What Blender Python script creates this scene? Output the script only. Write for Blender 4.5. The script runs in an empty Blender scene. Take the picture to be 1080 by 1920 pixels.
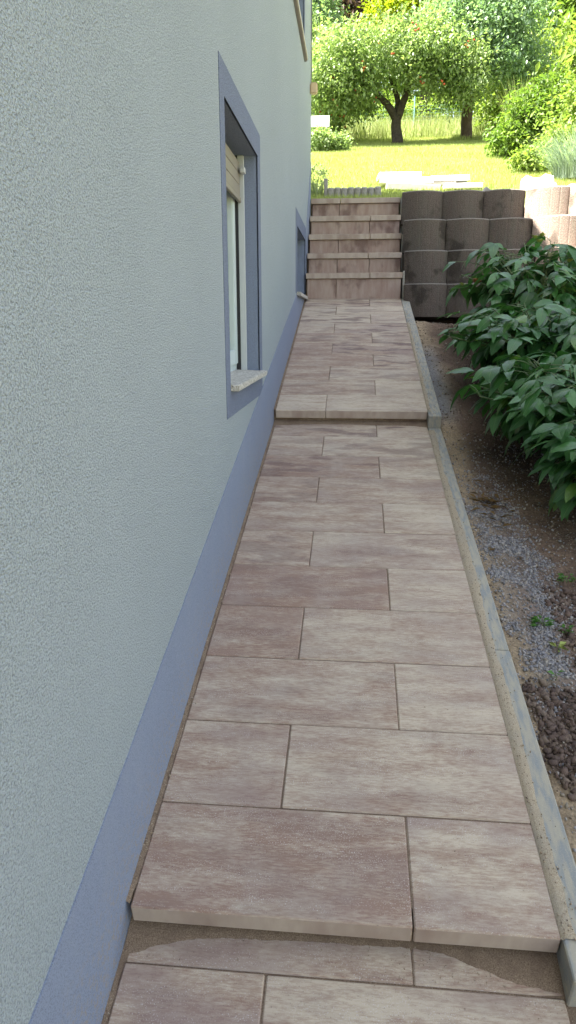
import bpy, bmesh, math, random
import numpy as np
from mathutils import Vector, Matrix, noise as mnoise
random.seed(7); rng = np.random.default_rng(11)
R = math.radians
scene = bpy.context.scene
COL = scene.collection

# ------------------------------------------------------------------ camera
def make_camera():
    cam = bpy.data.cameras.new('camera'); co = bpy.data.objects.new('camera', cam); COL.objects.link(co)
    p, y, r = .2670, .0910, -.0012
    fw = Vector((-math.sin(y)*math.cos(p), math.cos(y)*math.cos(p), -math.sin(p)))
    rt = Vector((math.cos(y), math.sin(y), 0)); up = rt.cross(fw)
    rt2 = math.cos(r)*rt + math.sin(r)*up; up2 = -math.sin(r)*rt + math.cos(r)*up
    m = Matrix((rt2, up2, -fw)).transposed().to_4x4(); m.translation = Vector((.4622, 0, 1.205))
    co.matrix_world = m
    cam.sensor_fit = 'VERTICAL'; cam.sensor_height = 36; cam.lens = 36*1278.7/1920
    cam.clip_start = .02; cam.clip_end = 900
    scene.camera = co
make_camera()

# ------------------------------------------------------------------ light
SUN_EL, SUN_AZ = R(61), R(17)          # azimuth: angle from -X towards -Y
to_sun = Vector((-math.cos(SUN_EL)*math.cos(SUN_AZ), -math.cos(SUN_EL)*math.sin(SUN_AZ), math.sin(SUN_EL)))
w = bpy.data.worlds.new('World'); scene.world = w; w.use_nodes = True
nt = w.node_tree; bg = nt.nodes['Background']
sky = nt.nodes.new('ShaderNodeTexSky'); sky.sky_type = 'NISHITA'; sky.sun_disc = False
sky.sun_elevation = SUN_EL; sky.sun_rotation = math.atan2(to_sun.x, to_sun.y)
sky.air_density = 1.0; sky.dust_density = 2.5; sky.ozone_density = 1.0; sky.altitude = 200
hs = nt.nodes.new('ShaderNodeHueSaturation'); hs.inputs['Saturation'].default_value = .50
nt.links.new(sky.outputs[0], hs.inputs['Color']); nt.links.new(hs.outputs[0], bg.inputs[0]); bg.inputs[1].default_value = .085
sl = bpy.data.lights.new('sun', 'SUN'); sl.energy = 5.0; sl.angle = R(.55); sl.color = (1, .95, .86)
so = bpy.data.objects.new('sun', sl); COL.objects.link(so)
so.rotation_euler = to_sun.to_track_quat('Z', 'Y').to_euler(); so.location = to_sun*30
scene.view_settings.view_transform = 'Standard'; scene.view_settings.look = 'None'
scene.view_settings.gamma = 1; scene.view_settings.use_curve_mapping = False
scene.view_settings.exposure = 2.7
scene.cycles.max_bounces = 8; scene.cycles.diffuse_bounces = 4; scene.cycles.transmission_bounces = 4

# ------------------------------------------------------------------ node helpers
class N:
    def __init__(s, name):
        s.m = bpy.data.materials.new(name); s.m.use_nodes = True; s.t = s.m.node_tree
        s.b = s.t.nodes['Principled BSDF']; s.out = s.t.nodes['Material Output']
    def n(s, ty, **k):
        x = s.t.nodes.new(ty)
        for a, v in k.items(): setattr(x, a, v)
        return x
    def put(s, sock, v):
        if hasattr(v, 'links') or isinstance(v, bpy.types.NodeSocket): s.t.links.new(v, sock)
        elif v is not None: sock.default_value = v
    def coord(s, kind='Object', scale=None, rot=None):
        o = s.n('ShaderNodeTexCoord').outputs[kind]
        if scale is None: return o
        mp = s.n('ShaderNodeMapping'); s.put(mp.inputs['Vector'], o); mp.inputs['Scale'].default_value = scale
        if rot: mp.inputs['Rotation'].default_value = rot
        return mp.outputs[0]
    def noise(s, vec, scale, detail=4, rough=.55, w=None, dist=0):
        x = s.n('ShaderNodeTexNoise'); x.inputs['Scale'].default_value = scale
        x.inputs['Detail'].default_value = detail; x.inputs['Roughness'].default_value = rough
        x.inputs['Distortion'].default_value = dist
        if w is not None: x.noise_dimensions = '4D'; s.put(x.inputs['W'], w)
        s.put(x.inputs['Vector'], vec); return x.outputs['Fac']
    def voro(s, vec, scale, feature='F1', out='Distance'):
        x = s.n('ShaderNodeTexVoronoi', feature=feature); x.inputs['Scale'].default_value = scale
        s.put(x.inputs['Vector'], vec); return x.outputs[out]
    def rng(s, v, a, b, c=0., d=1.):
        x = s.n('ShaderNodeMapRange'); s.put(x.inputs[0], v)
        for i, q in enumerate((a, b, c, d)): s.put(x.inputs[i+1], q)
        return x.outputs[0]
    def mix(s, f, a, b, mode='MIX'):
        x = s.n('ShaderNodeMix', data_type='RGBA', blend_type=mode)
        s.put(x.inputs[0], f)
        for i, c in ((6, a), (7, b)):
            if isinstance(c, tuple): c = tuple(c)+(1,) if len(c) == 3 else c
            s.put(x.inputs[i], c)
        return x.outputs[2]
    def math(s, op, a, b=0.):
        x = s.n('ShaderNodeMath', operation=op); s.put(x.inputs[0], a); s.put(x.inputs[1], b); return x.outputs[0]
    def rand(s): return s.n('ShaderNodeObjectInfo').outputs['Random']
    def bump(s, h, strength=.5, dist=.005, prev=None):
        x = s.n('ShaderNodeBump'); x.inputs['Strength'].default_value = strength; x.inputs['Distance'].default_value = dist
        s.put(x.inputs['Height'], h)
        if prev is not None: s.put(x.inputs['Normal'], prev)
        return x.outputs[0]
    def done(s, col, rough=.8, normal=None, spec=None):
        if isinstance(col, tuple): col = tuple(col)+(1,)
        s.put(s.b.inputs['Base Color'], col); s.put(s.b.inputs['Roughness'], rough)
        if normal is not None: s.put(s.b.inputs['Normal'], normal)
        if spec is not None: s.b.inputs['Specular IOR Level'].default_value = spec
        return s.m

def m_render(name, col, coarse, amount):
    k = N(name); c = k.coord('Object')
    g1 = k.noise(c, coarse, 2, .6); g2 = k.voro(c, coarse*1.15, 'SMOOTH_F1')
    big = k.noise(c, 1.3, 4, .5)
    h = k.math('ADD', k.math('MULTIPLY', g1, 1.1), k.math('MULTIPLY', g2, -.6))
    pit = k.rng(g1, .36, .54)
    dark = tuple(x*.62 for x in col)
    cc = k.mix(pit, dark, col)
    cc = k.mix(k.rng(big, .35, .7, 0, .22), cc, tuple(min(1, x*1.12) for x in col))
    st = k.noise(k.coord('Object', (1, 7, .5)), 1.6, 4, .6)
    cc = k.mix(k.rng(st, .55, .8, 0, .10), cc, tuple(x*.86 for x in col))
    return k.done(cc, .92, k.bump(h, amount, .007), .2)
M = {}
M['render'] = m_render('wall_render', (.40, .452, .472), 240, 1.0)
M['trim'] = m_render('blue_trim_render', (.198, .23, .31), 260, .8)
def splash(m):
    t = m.node_tree; b = t.nodes['Principled BSDF']; src = b.inputs['Base Color'].links[0].from_socket
    k = N.__new__(N); k.m = m; k.t = t; k.b = b
    c = k.coord('Object'); z = k.n('ShaderNodeSeparateXYZ'); k.put(z.inputs[0], c)
    h = k.math('SUBTRACT', z.outputs[2], k.math('MULTIPLY', z.outputs[1], .236))
    f = k.math('MULTIPLY', k.rng(h, -.24, -.06, 1, 0), k.rng(k.noise(c, 90, 4, .7), .50, .62)); f2 = k.rng(k.noise(k.coord('Object', (1, 3, .8)), 3, 4, .6), .5, .75, 0, .25)
    cc = k.mix(f2, src, (.27, .29, .33)); cc = k.mix(k.math('MULTIPLY', f, .6), cc, (.30, .24, .17)); k.put(b.inputs['Base Color'], cc)
M['plinth'] = m_render('blue_plinth_paint', (.232, .268, .350), 420, .2)
splash(M['plinth'])
M['reveal'] = m_render('blue_reveal_paint', (.2, .235, .315), 300, .35)

def m_simple(name, col, rough=.6, var=.15, scale=20, metal=0, bump=0, spec=None):
    k = N(name); c = k.coord('Object'); n = k.noise(c, scale, 4, .6)
    cc = k.mix(k.rng(n, .3, .7), tuple(x*(1-var) for x in col), tuple(min(1, x*(1+var)) for x in col))
    k.b.inputs['Metallic'].default_value = metal
    return k.done(cc, rough, k.bump(n, bump, .003) if bump else None, spec)

def m_slab(name, top=True):
    k = N(name); oc = k.n('ShaderNodeObjectInfo'); sep = k.n('ShaderNodeSeparateColor'); k.put(sep.inputs[0], oc.outputs['Color'])
    w_ = k.math('MULTIPLY', oc.outputs['Random'], 57.)
    c = k.coord('Object'); cs = k.coord('Object', (1.9, 8.5, 8.5))
    streak = k.noise(cs, 1.9, 8, .72, w_, .25); fine = k.noise(k.coord('Object', (22, 125, 125)), 1.6, 4, .75, w_)
    blot = k.noise(k.coord('Object', (1.2, 2.6, 2)), 2.6, 3, .5, k.math('ADD', w_, 9.))
    f = k.math('ADD', k.rng(streak, .36, .64, -.42, .42), sep.outputs[0])
    f = k.math('ADD', f, k.rng(fine, .38, .62, -.34, .34))
    cl = k.n('ShaderNodeClamp'); k.put(cl.inputs[0], f)
    cc = k.mix(cl.outputs[0], (.545, .462, .345), (.30, .198, .142))
    mv = k.math('MULTIPLY', k.rng(blot, .42, .62), k.math('MULTIPLY', sep.outputs[1], .7))
    cc = k.mix(mv, cc, (.28, .205, .18))
    # damp, darker patches running across the slab
    damp = k.noise(k.coord('Object', (1.4, 4.5, 3)), 3.1, 3, .5, k.math('ADD', w_, 31.))
    cc = k.mix(k.math('MULTIPLY', k.rng(damp, .51, .59), k.math('MULTIPLY', sep.outputs[2], .75)), cc, (.15, .095, .085))
    # pale grit rubbed into the face
    gr = k.noise(c, 330, 2, .5); gm = k.noise(k.coord('Object', (2, 8, 4)), 3, 3, .6, w_)
    cc = k.mix(k.math('MULTIPLY', k.rng(gr, .59, .68), k.rng(gm, .42, .62, .05, .8)), cc, (.62, .58, .54))
    cc = k.mix(k.math('MULTIPLY', k.rng(k.noise(c, 210, 2, .5), .66, .72), .5), cc, (.12, .085, .08))
    dust = k.noise(c, 7, 5, .6, w_)
    cc = k.mix(k.rng(dust, .5, .75, 0, .35), cc, (.45, .40, .33))
    h = k.noise(c, 190, 3, .6)
    return k.done(cc, .85, k.bump(h, .35, .0018), .3)
M['slab'] = m_slab('paving_slab')

def m_nose():
    k = N('slab_edge'); c = k.coord('Object'); r_ = k.math('MULTIPLY', k.rand(), 40.)
    v = k.noise(k.coord('Object', (14, 14, 5)), 1.6, 5, .6, r_); b = k.noise(k.coord('Object', (3, 3, 1)), 2, 3, .5, r_)
    cc = k.mix(k.rng(v, .35, .65), (.37, .30, .245), (.45, .375, .31))
    cc = k.mix(k.rng(b, .5, .64, 0, .75), cc, (.25, .175, .145))
    return k.done(cc, .88, k.bump(k.noise(c, 160, 3), .3, .002), .25)
M['nose'] = m_nose()

def m_riser():
    k = N('riser_slab'); c = k.coord('Object'); r_ = k.math('MULTIPLY', k.rand(), 40.)
    v = k.noise(k.coord('Object', (14, 14, 3)), 1.8, 5, .6, r_); b = k.noise(k.coord('Object', (3, 3, 2)), 2.2, 3, .5, r_)
    cc = k.mix(k.rng(v, .35, .65), (.40, .315, .26), (.31, .215, .175))
    cc = k.mix(k.rng(b, .52, .66, 0, .8), cc, (.14, .085, .07))
    cc = k.mix(k.math('MULTIPLY', k.rng(k.noise(c, 260, 2), .62, .7), .5), cc, (.5, .46, .42))
    return k.done(cc, .88, k.bump(k.noise(c, 160, 3), .35, .002), .25)
M['riser'] = m_riser()

def m_sand():
    k = N('joint_sand'); c = k.coord('Object'); g = k.noise(c, 420, 3, .7); l = k.noise(c, 14, 4, .6)
    cc = k.mix(k.rng(g, .35, .65), (.13, .09, .06), (.33, .25, .175))
    cc = k.mix(k.rng(l, .45, .65, 0, .7), cc, (.15, .105, .075))
    return k.done(cc, .95, k.bump(g, .8, .003), .1)
M['sand'] = m_sand()
def m_drysand():
    k = N('dry_sand'); c = k.coord('Object'); g = k.noise(c, 380, 3, .7); l = k.noise(c, 9, 4, .6); v = k.voro(c, 130)
    cc = k.mix(k.rng(g, .35, .65), (.31, .245, .165), (.47, .40, .29))
    cc = k.mix(k.rng(l, .45, .7, 0, .5), cc, (.30, .28, .23))
    cc = k.mix(k.rng(v, .06, .12, .8, 0), cc, (.14, .11, .09))
    return k.done(cc, .95, k.bump(g, .7, .003), .1)
M['drysand'] = m_drysand()
def m_kerb():
    k = N('kerb_concrete'); c = k.coord('Object'); l = k.noise(k.coord('Generated', (1, 3, 1)), 5, 4, .55, k.math('MULTIPLY', k.rand(), 30.)); g = k.noise(c, 330, 3, .6)
    cc = k.mix(k.rng(l, .40, .58), (.25, .263, .252), (.37, .34, .265))
    cc = k.mix(k.math('MULTIPLY', k.rng(g, .56, .68), .6), cc, (.47, .42, .33))
    cc = k.mix(k.rng(k.voro(c, 90), .04, .09, .35, 0), cc, (.16, .145, .12))
    return k.done(cc, .85, k.bump(g, .35, .002), .3)
M['kerb'] = m_kerb()
def m_block():
    k = N('aggregate_concrete'); c = k.coord('Object'); r_ = k.math('MULTIPLY', k.rand(), 60.)
    g = k.noise(c, 150, 4, .7); v = k.voro(c, 120); st = k.noise(k.coord('Object', (9, 9, 1.6)), 2.2, 4, .6, r_)
    wet = k.noise(k.coord('Object', (2.2, 2.2, 2)), 1.7, 3, .55, r_)
    cc = k.mix(k.rng(g, .35, .65), (.068, .055, .045), (.15, .118, .10))
    cc = k.mix(k.rng(st, .45, .7, 0, .6), cc, (.105, .10, .08))
    cc = k.mix(k.rng(wet, .54, .60, 0, .7), cc, (.034, .027, .021))
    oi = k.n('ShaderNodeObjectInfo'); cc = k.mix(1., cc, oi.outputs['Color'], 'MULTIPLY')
    cc = k.mix(k.math('MULTIPLY', k.rng(v, .10, .16, 1, 0), .5), cc, (.30, .25, .22))
    z = k.n('ShaderNodeSeparateXYZ'); k.put(z.inputs[0], c)
    cc = k.mix(k.math('MULTIPLY', k.rng(z.outputs[2], .284, .294), .4), cc, (.33, .31, .27))
    return k.done(cc, .92, k.bump(k.math('SUBTRACT', g, v), .8, .004), .25)
M['block'] = m_block()
def m_sill():
    k = N('terrazzo_sill'); c = k.coord('Object'); v = k.voro(c, 130, out='Color'); n = k.noise(c, 160, 3, .6)
    x = k.n('ShaderNodeSeparateColor'); k.put(x.inputs[0], v)
    cc = k.mix(k.rng(x.outputs[0], .2, .9), (.34, .32, .27), (.60, .58, .52))
    cc = k.mix(k.rng(n, .33, .40, 1, 0), cc, (.08, .07, .06))
    return k.done(cc, .7, k.bump(n, .5, .002), .3)
M['sill'] = m_sill()
M['pvc'] = m_simple('white_window_plastic', (.56, .63, .62), .35, .03, 5)
M['rail'] = m_simple('pale_aluminium_rail', (.46, .48, .48), .35, .04, 8)
M['rubber'] = m_simple('black_seal', (.015, .015, .017), .6)
M['shutter'] = m_simple('beige_roller_shutter', (.24, .215, .17), .5, .05, 8)
M['metal_brown'] = m_simple('brown_sill_metal', (.22, .185, .16), .45, .1, 12)
M['metal_light'] = m_simple('pale_sill_edge', (.50, .47, .43), .45, .1, 12)
M['beige'] = m_simple('beige_plastic', (.55, .42, .25), .45, .05)
M['dark_cable'] = m_simple('grey_cable', (.14, .14, .15), .5)
M['inside'] = m_simple('dim_room', (.12, .13, .125), .9, .2, 3)
M['roof'] = m_simple('roof_tiles', (.20, .07, .045), .8, .3, 6)
M['palestone'] = m_simple('pale_concrete_slab', (.60, .58, .54), .85, .12, 25, bump=.3)
M['edging'] = m_simple('grey_edging_concrete', (.30, .28, .26), .9, .2, 40, bump=.4)
M['white'] = m_simple('white_panel', (.8, .8, .8), .5, .03, 3)
M['greenmetal'] = m_simple('blue_green_fence_metal', (.16, .30, .30), .5, .1)
def m_glass():
    k = N('window_glass'); k.b.inputs['Base Color'].default_value = (.55, .68, .62, 1); k.b.inputs['Roughness'].default_value = .03
    k.b.inputs['Transmission Weight'].default_value = .85; k.b.inputs['IOR'].default_value = 1.5
    return k.m
M['glass'] = m_glass()

def m_leaf(name, c1, c2, trans=.35, rough=.5, spec=.4, yellow=None, vein=False, hue=0):
    k = N(name); g = k.n('ShaderNodeNewGeometry'); ri = g.outputs['Random Per Island']
    if vein: ri = k.rand()
    n = k.noise(k.coord('Object'), 1.1 if not vein else 14, 2)
    f = k.math('ADD', k.math('MULTIPLY', ri, .8), k.rng(n, .35, .65, -.1, .3))
    cc = k.mix(f, c1, c2)
    if yellow: cc = k.mix(k.rng(k.math('FRACT', k.math('MULTIPLY', ri, 7.31)), .90, .97), cc, yellow)
    nrm = None
    if vein:
        uv = k.n('ShaderNodeSeparateXYZ'); k.put(uv.inputs[0], k.coord('UV'))
        a = k.math('ABSOLUTE', k.math('SUBTRACT', uv.outputs[0], .5))
        mid = k.rng(a, .012, .04, 1, 0)
        s = k.math('SINE', k.math('SUBTRACT', k.math('MULTIPLY', uv.outputs[1], 48.), k.math('MULTIPLY', a, 42.)))
        side = k.rng(s, .8, 1., 0, 1)
        vv = k.math('MAXIMUM', mid, k.math('MULTIPLY', side, .35))
        cc = k.mix(k.math('MULTIPLY', vv, .35), cc, (.17, .26, .09))
        nrm = k.bump(k.math('SUBTRACT', 0., vv), .5, .0015)
    k.done(cc, rough, nrm, spec)
    tr = k.n('ShaderNodeBsdfTranslucent'); tc = k.mix(1., cc, (1.35, 1.5, .75), 'MULTIPLY'); k.put(tr.inputs[0], tc)
    mx = k.n('ShaderNodeMixShader'); mx.inputs[0].default_value = trans
    k.put(mx.inputs[1], k.b.outputs[0]); k.put(mx.inputs[2], tr.outputs[0]); k.put(k.out.inputs[0], mx.outputs[0])
    return k.m
M['peony'] = m_leaf('glossy_dark_leaf', (.03, .10, .028), (.07, .20, .05), .24, .30, .6, (.10, .20, .03), True)
M['peony_mass'] = m_leaf('dark_leaf_mass', (.026, .09, .026), (.06, .175, .045), .24, .38, .45)
M['fruit_leaf'] = m_leaf('fruit_tree_leaf', (.10, .165, .05), (.30, .37, .18), .42, .42, .5)
M['blue_leaf'] = m_leaf('blue_green_leaf', (.11, .19, .10), (.25, .34, .21), .40, .38, .6)
M['acid_leaf'] = m_leaf('acid_yellow_leaf', (.17, .23, .012), (.26, .30, .02), .45, .5, .3)
M['copper_leaf'] = m_leaf('copper_leaf', (.06, .035, .035), (.11, .07, .055), .25, .5, .4)
M['mid_leaf'] = m_leaf('mid_green_leaf', (.07, .13, .025), (.18, .25, .05), .45, .5, .35)
M['lime_leaf'] = m_leaf('lime_green_leaf', (.12, .19, .035), (.25, .31, .08), .40, .5, .35)
M['silver_leaf'] = m_leaf('silver_green_leaf', (.22, .30, .24), (.38, .45, .38), .2, .6, .3)
M['grass'] = m_leaf('lawn_grass', (.22, .27, .07), (.40, .42, .17), .40, .6, .25)
M['drygrass'] = m_leaf('dry_tall_grass', (.24, .29, .11), (.36, .38, .18), .3, .7, .2)
M['iris'] = m_leaf('spiky_leaf', (.20, .27, .13), (.34, .38, .22), .25, .5, .4)
M['weed'] = m_leaf('weed_leaf', (.05, .14, .025), (.10, .22, .04), .3, .5, .3)
M['deadleaf'] = m_leaf('dead_leaf', (.05, .035, .02), (.16, .10, .04), .1, .8, .1)
M['redfruit'] = m_simple('red_fruit', (.42, .07, .03), .35, .3, 4)
M['bark'] = m_simple('bark', (.045, .035, .028), .95, .45, 18, bump=1.)
M['bark2'] = m_simple('reddish_bark', (.085, .058, .042), .95, .4, 14, bump=1.)
M['stem'] = m_simple('green_stem', (.09, .13, .045), .5, .25, 10)
M['flower'] = m_simple('cream_petals', (.55, .56, .42), .7, .1, 30)
M['orange'] = m_simple('withered_orange_petals', (.30, .12, .04), .8, .3, 30)
M['bud'] = m_simple('yellow_green_bud', (.28, .34, .07), .5, .2, 30)

def m_ground():
    k = N('ground'); a = k.n('ShaderNodeAttribute', attribute_name='zone'); c = k.coord('Object')
    g = k.noise(c, 120, 5, .7); l = k.noise(c, 9, 5, .6); v = k.voro(c, 75)
    cc = k.mix(1., a.outputs['Color'], k.mix(k.rng(g, .3, .7), (.55, .55, .55), (1.5, 1.45, 1.4)), 'MULTIPLY')
    cc = k.mix(k.rng(l, .4, .65, 0, .35), cc, (.10, .075, .055))
    cc = k.mix(k.rng(v, .1, .2, .35, 0), cc, (.27, .25, .23))
    # grass takes over on the lawn
    gn = k.noise(c, 2.2, 5, .6); gf = k.noise(c, 60, 3, .7)
    gc = k.mix(k.rng(gn, .35, .65), (.20, .25, .08), (.33, .36, .15)); gc = k.mix(k.rng(gf, .4, .7, 0, .5), gc, (.06, .10, .015))
    cc = k.mix(a.outputs['Alpha'], cc, gc)
    return k.done(cc, .95, k.bump(k.math('SUBTRACT', g, v), .7, .006), .15)
M['ground'] = m_ground()
def m_gravel(name, cols):
    k = N(name); g = k.n('ShaderNodeNewGeometry').outputs['Random Per Island']
    r = k.n('ShaderNodeValToRGB'); k.put(r.inputs[0], g)
    el = r.color_ramp.elements
    while len(el) < len(cols): el.new(.5)
    for i, c in enumerate(cols): el[i].position = i/(len(cols)-1); el[i].color = tuple(c)+(1,)
    return k.done(r.outputs[0], .85, k.bump(k.noise(k.coord('Object'), 200, 3), .4, .002), .3)
M['gravel'] = m_gravel('grey_gravel', [(.13, .13, .14), (.26, .255, .265), (.19, .185, .195), (.36, .34, .32), (.26, .22, .18)])
M['clod'] = m_gravel('brown_clods', [(.065, .045, .038), (.13, .09, .07), (.095, .065, .05), (.16, .12, .09)])
M['grain'] = m_gravel('sand_grain', [(.20, .15, .10), (.36, .29, .2), (.27, .2, .13), (.42, .36, .27), (.15, .11, .08)])
M['crumb'] = m_gravel('soil_crumbs', [(.10, .07, .05), (.22, .17, .12), (.15, .11, .08), (.32, .28, .22), (.12, .09, .07)])

# ------------------------------------------------------------------ object helpers
def link(name, me, mat=None, parent=None):
    o = bpy.data.objects.new(name, me); COL.objects.link(o)
    if mat is not None and len(me.materials) == 0: me.materials.append(mat)
    if parent is not None: o.parent = parent
    return o
def tag(o, label=None, cat=None, group=None, kind=None):
    for a, v in (('label', label), ('category', cat), ('group', group), ('kind', kind)):
        if v: o[a] = v
    return o
def thing(name, label, cat, loc=(0, 0, 0), group=None, kind=None):
    o = bpy.data.objects.new(name, None); COL.objects.link(o); o.location = loc; o.empty_display_size = .1
    return tag(o, label, cat, group, kind)
def mesh(name, V, F, smooth=False):
    me = bpy.data.meshes.new(name); me.from_pydata([tuple(v) for v in V], [], F); me.update()
    if smooth: me.polygons.foreach_set('use_smooth', [True]*len(me.polygons))
    return me
def fast_mesh(name, V, F, smooth=False):
    """V (n,3) array, F (m,k) array of equal-size faces"""
    me = bpy.data.meshes.new(name); V = np.asarray(V, np.float32); F = np.asarray(F, np.int32)
    me.vertices.add(len(V)); me.vertices.foreach_set('co', V.ravel())
    k = F.shape[1]; me.loops.add(F.size); me.loops.foreach_set('vertex_index', F.ravel())
    me.polygons.add(len(F)); me.polygons.foreach_set('loop_start', np.arange(0, F.size, k, dtype=np.int32))
    me.polygons.foreach_set('loop_total', np.full(len(F), k, np.int32))
    if smooth: me.polygons.foreach_set('use_smooth', np.ones(len(F), bool))
    me.update(calc_edges=True); me.validate(); return me
def box_mesh(name, a, b, bev=.002, seg=1):
    bm = bmesh.new(); bmesh.ops.create_cube(bm, size=1)
    a, b = Vector(a), Vector(b)
    for v in bm.verts: v.co = Vector(((a[i]+b[i])/2 + v.co[i]*(b[i]-a[i])) for i in range(3))
    if bev: bmesh.ops.bevel(bm, geom=bm.edges[:], offset=bev, segments=seg, affect='EDGES')
    me = bpy.data.meshes.new(name); bm.to_mesh(me); bm.free(); return me
def box(name, a, b, mat, parent=None, bev=.002, seg=1):
    return link(name, box_mesh(name, a, b, bev, seg), mat, parent)
def tube(pts, rad, n=8, cap=True):
    """returns V, F lists for a tapering tube"""
    V, F = [], []; pts = [Vector(p) for p in pts]
    ref = Vector((0, 0, 1)) if abs((pts[1]-pts[0]).normalized().z) < .9 else Vector((1, 0, 0))
    for i, p in enumerate(pts):
        d = (pts[min(i+1, len(pts)-1)]-pts[max(i-1, 0)]).normalized()
        x = d.cross(ref).normalized(); y = d.cross(x).normalized()
        for k in range(n):
            a = 2*math.pi*k/n; V.append(p+(x*math.cos(a)+y*math.sin(a))*rad[i])
    for i in range(len(pts)-1):
        for k in range(n): F.append((i*n+k, i*n+(k+1) % n, (i+1)*n+(k+1) % n, (i+1)*n+k))
    if cap: F.append(tuple(range(n))[::-1]); F.append(tuple(range((len(pts)-1)*n, len(pts)*n)))
    return V, F
def join(parts):
    V, F = [], []
    for v, f in parts:
        o = len(V); V += list(v); F += [tuple(i+o for i in q) for q in f]
    return V, F
def tubes(name, specs, mat, parent=None, n=8, smooth=True):
    V, F = join([tube(p, r, n) for p, r in specs]); return link(name, mesh(name, V, F, smooth), mat, parent)
def nz(x, y, z=0., s=1.): return mnoise.noise(Vector((x*s, y*s, z*s)))

# ------------------------------------------------------------------ terrain profile
YA, YB = 1.1534, 4.0802
SL, SU = .2161, .2656
def lower(y): return -.082+SL*(y-YA)
def mid(y): return SL*(y-YA)
def upper(y): return .7145+SU*(y-YB)
def pathz(y): return lower(y) if y < YA else mid(y) if y < YB else upper(y)
def lawn(x, y):
    z = 2.45+.285*(min(y, 26)-7.7)
    if y > 26: z += (min(y, 80)-26)*.16
    return z
def sm(a, b, x):
    t = min(1, max(0, (x-a)/(b-a))); return t*t*(3-2*t)
def bed(x, y):
    """soil level beside the kerb"""
    if y < 0: b = lower(0)+.16*max(y, -14)
    else: b = pathz(y)
    t = sm(YA-.2, YA+.1, y); 
    if abs(y-YA) < .3: b = lower(y)*(1-t)+mid(y)*t
    t = sm(YB-.25, YB+.15, y)
    if abs(y-YB) < .3: b = mid(y)*(1-t)+upper(y)*t
    b = min(b, 1.262)
    b -= .035 + .02*sm(1.0, 1.3, x)
    b += .10*sm(1.5, 2.4, x)
    return b
def ground_z(x, y):
    if y < -14: pass
    wallline = 7.38 - .46*max(0, min(x, 4.4)-2.15)
    if x > .985:
        t = sm(wallline+.10, wallline+.24, y)
        b = bed(x, y)
        top = lawn(x, max(y, 7.7)) - .10*(1-sm(7.6, 8.0, y))
        z = b*(1-t)+top*t
        if 1. < x < 3 and y < 6.8:
            z += .010*nz(x, y, 0, 6)+.008*nz(x, y, 3, 16)+.007*nz(x, y, 5, 45)
            cl = sm(.1, .4, nz(x+4, y, 1, 2.2)+.25); z += cl*.012*abs(nz(x, y, 9, 22))
        return z
    if y > 7.72: return lawn(x, y)
    b = bed(1.0, y)+.035
    if x < 0: return b-.25 if y < 7.6 else lawn(x, 7.72)-.3
    if y < YA+.05: return (lower(y) if y > 0 else b)-.11
    if y < YB+.05: return mid(y)-.13
    if y < 6.9: return upper(y)-.13
    t = (y-6.9)/.8; return upper(6.9)-.13+t*.95
def axis(segs):
    out = []
    for a, b, s in segs:
        n = max(1, int(round((b-a)/s))); out += [a+(b-a)*i/n for i in range(n)]
    out.append(segs[-1][1]); return out
xs = axis([(-400, -40, 60), (-40, -10, 5), (-10, -.9, 1.3), (-.9, 0, .3), (0, .98, .07), (.98, .992, .012), (.992, 2.3, .017), (2.3, 4.2, .08), (4.2, 8, .4), (8, 40, 4), (40, 400, 60)])
ys = axis([(-300, -15, 50), (-15, 0, 1), (0, .9, .1), (.9, 5.0, .018), (5.0, 6.72, .02), (6.72, 7.15, .04), (7.15, 8.1, .05), (8.1, 20, .3), (20, 40, 1.), (40, 440, 50)])
nx, ny = len(xs), len(ys)
V = np.array([(x, y, ground_z(x, y)) for y in ys for x in xs], np.float32)
i = np.arange(nx-1)[None, :]+np.arange(ny-1)[:, None]*nx
F = np.stack([i, i+1, i+nx+1, i+nx], -1).reshape(-1, 4)
me = fast_mesh('ground', V, F, True)
zone = np.zeros((len(V), 4), np.float32)
def soil_col(x, y):
    brown = np.array((.17, .12, .088)); tan = np.array((.33, .26, .17)); grey = np.array((.22, .21, .205)); dark = np.array((.055, .038, .028))
    c = brown*(.9+.5*nz(x, y, 2, 3))
    e = .10*nz(x, y, 7, 4)+.05*nz(x, y, 8, 11)
    if y < 6.9:
        t = sm(.24, .05, 0) if 0 else max(0, 1-sm(1.02, 1.16+e, x)); c = c*(1-t)+tan*t
        t = sm(1.0+e*.5, 1.06+e*.5, x)*(1-sm(1.15+e, 1.3+e, x))*sm(1.8, 1.95, y)*(1-sm(2.8, 3.5, y)); t *= .35+.65*sm(-.2, .2, nz(x, y, 4, 7)); c = c*(1-t*.8)+grey*t*.8
        t = sm(1.0+e*.3, 1.05+e*.3, x)*(1-sm(1.86, 2.02, y+e*.5))*sm(1.5, 1.62, y); c = c*(1-t)+dark*1.5*t
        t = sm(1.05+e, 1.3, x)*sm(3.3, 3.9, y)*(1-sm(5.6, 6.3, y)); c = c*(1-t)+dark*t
        t = (1-sm(1.02, 1.14, x))*sm(4.0, 4.2, y)*(1-sm(5.2, 5.6, y)); c = c*(1-t)+np.array((.2, .2, .2))*t
    return c
for n_, (x, y, z) in enumerate(V):
    if .9 < x < 3.2 and .5 < y < 7.6: zone[n_, :3] = soil_col(x, y)
    else: zone[n_, :3] = (.22, .18, .145)
    g = sm(7.55, 7.9, y)
    if y < 7.6: g = max(g, sm(9, 14, abs(x)))
    zone[n_, 3] = g
at = me.color_attributes.new('zone', 'FLOAT_COLOR', 'POINT'); at.data.foreach_set('color', zone.ravel())
tag(link('ground', me, M['ground']), kind='structure')

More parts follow.
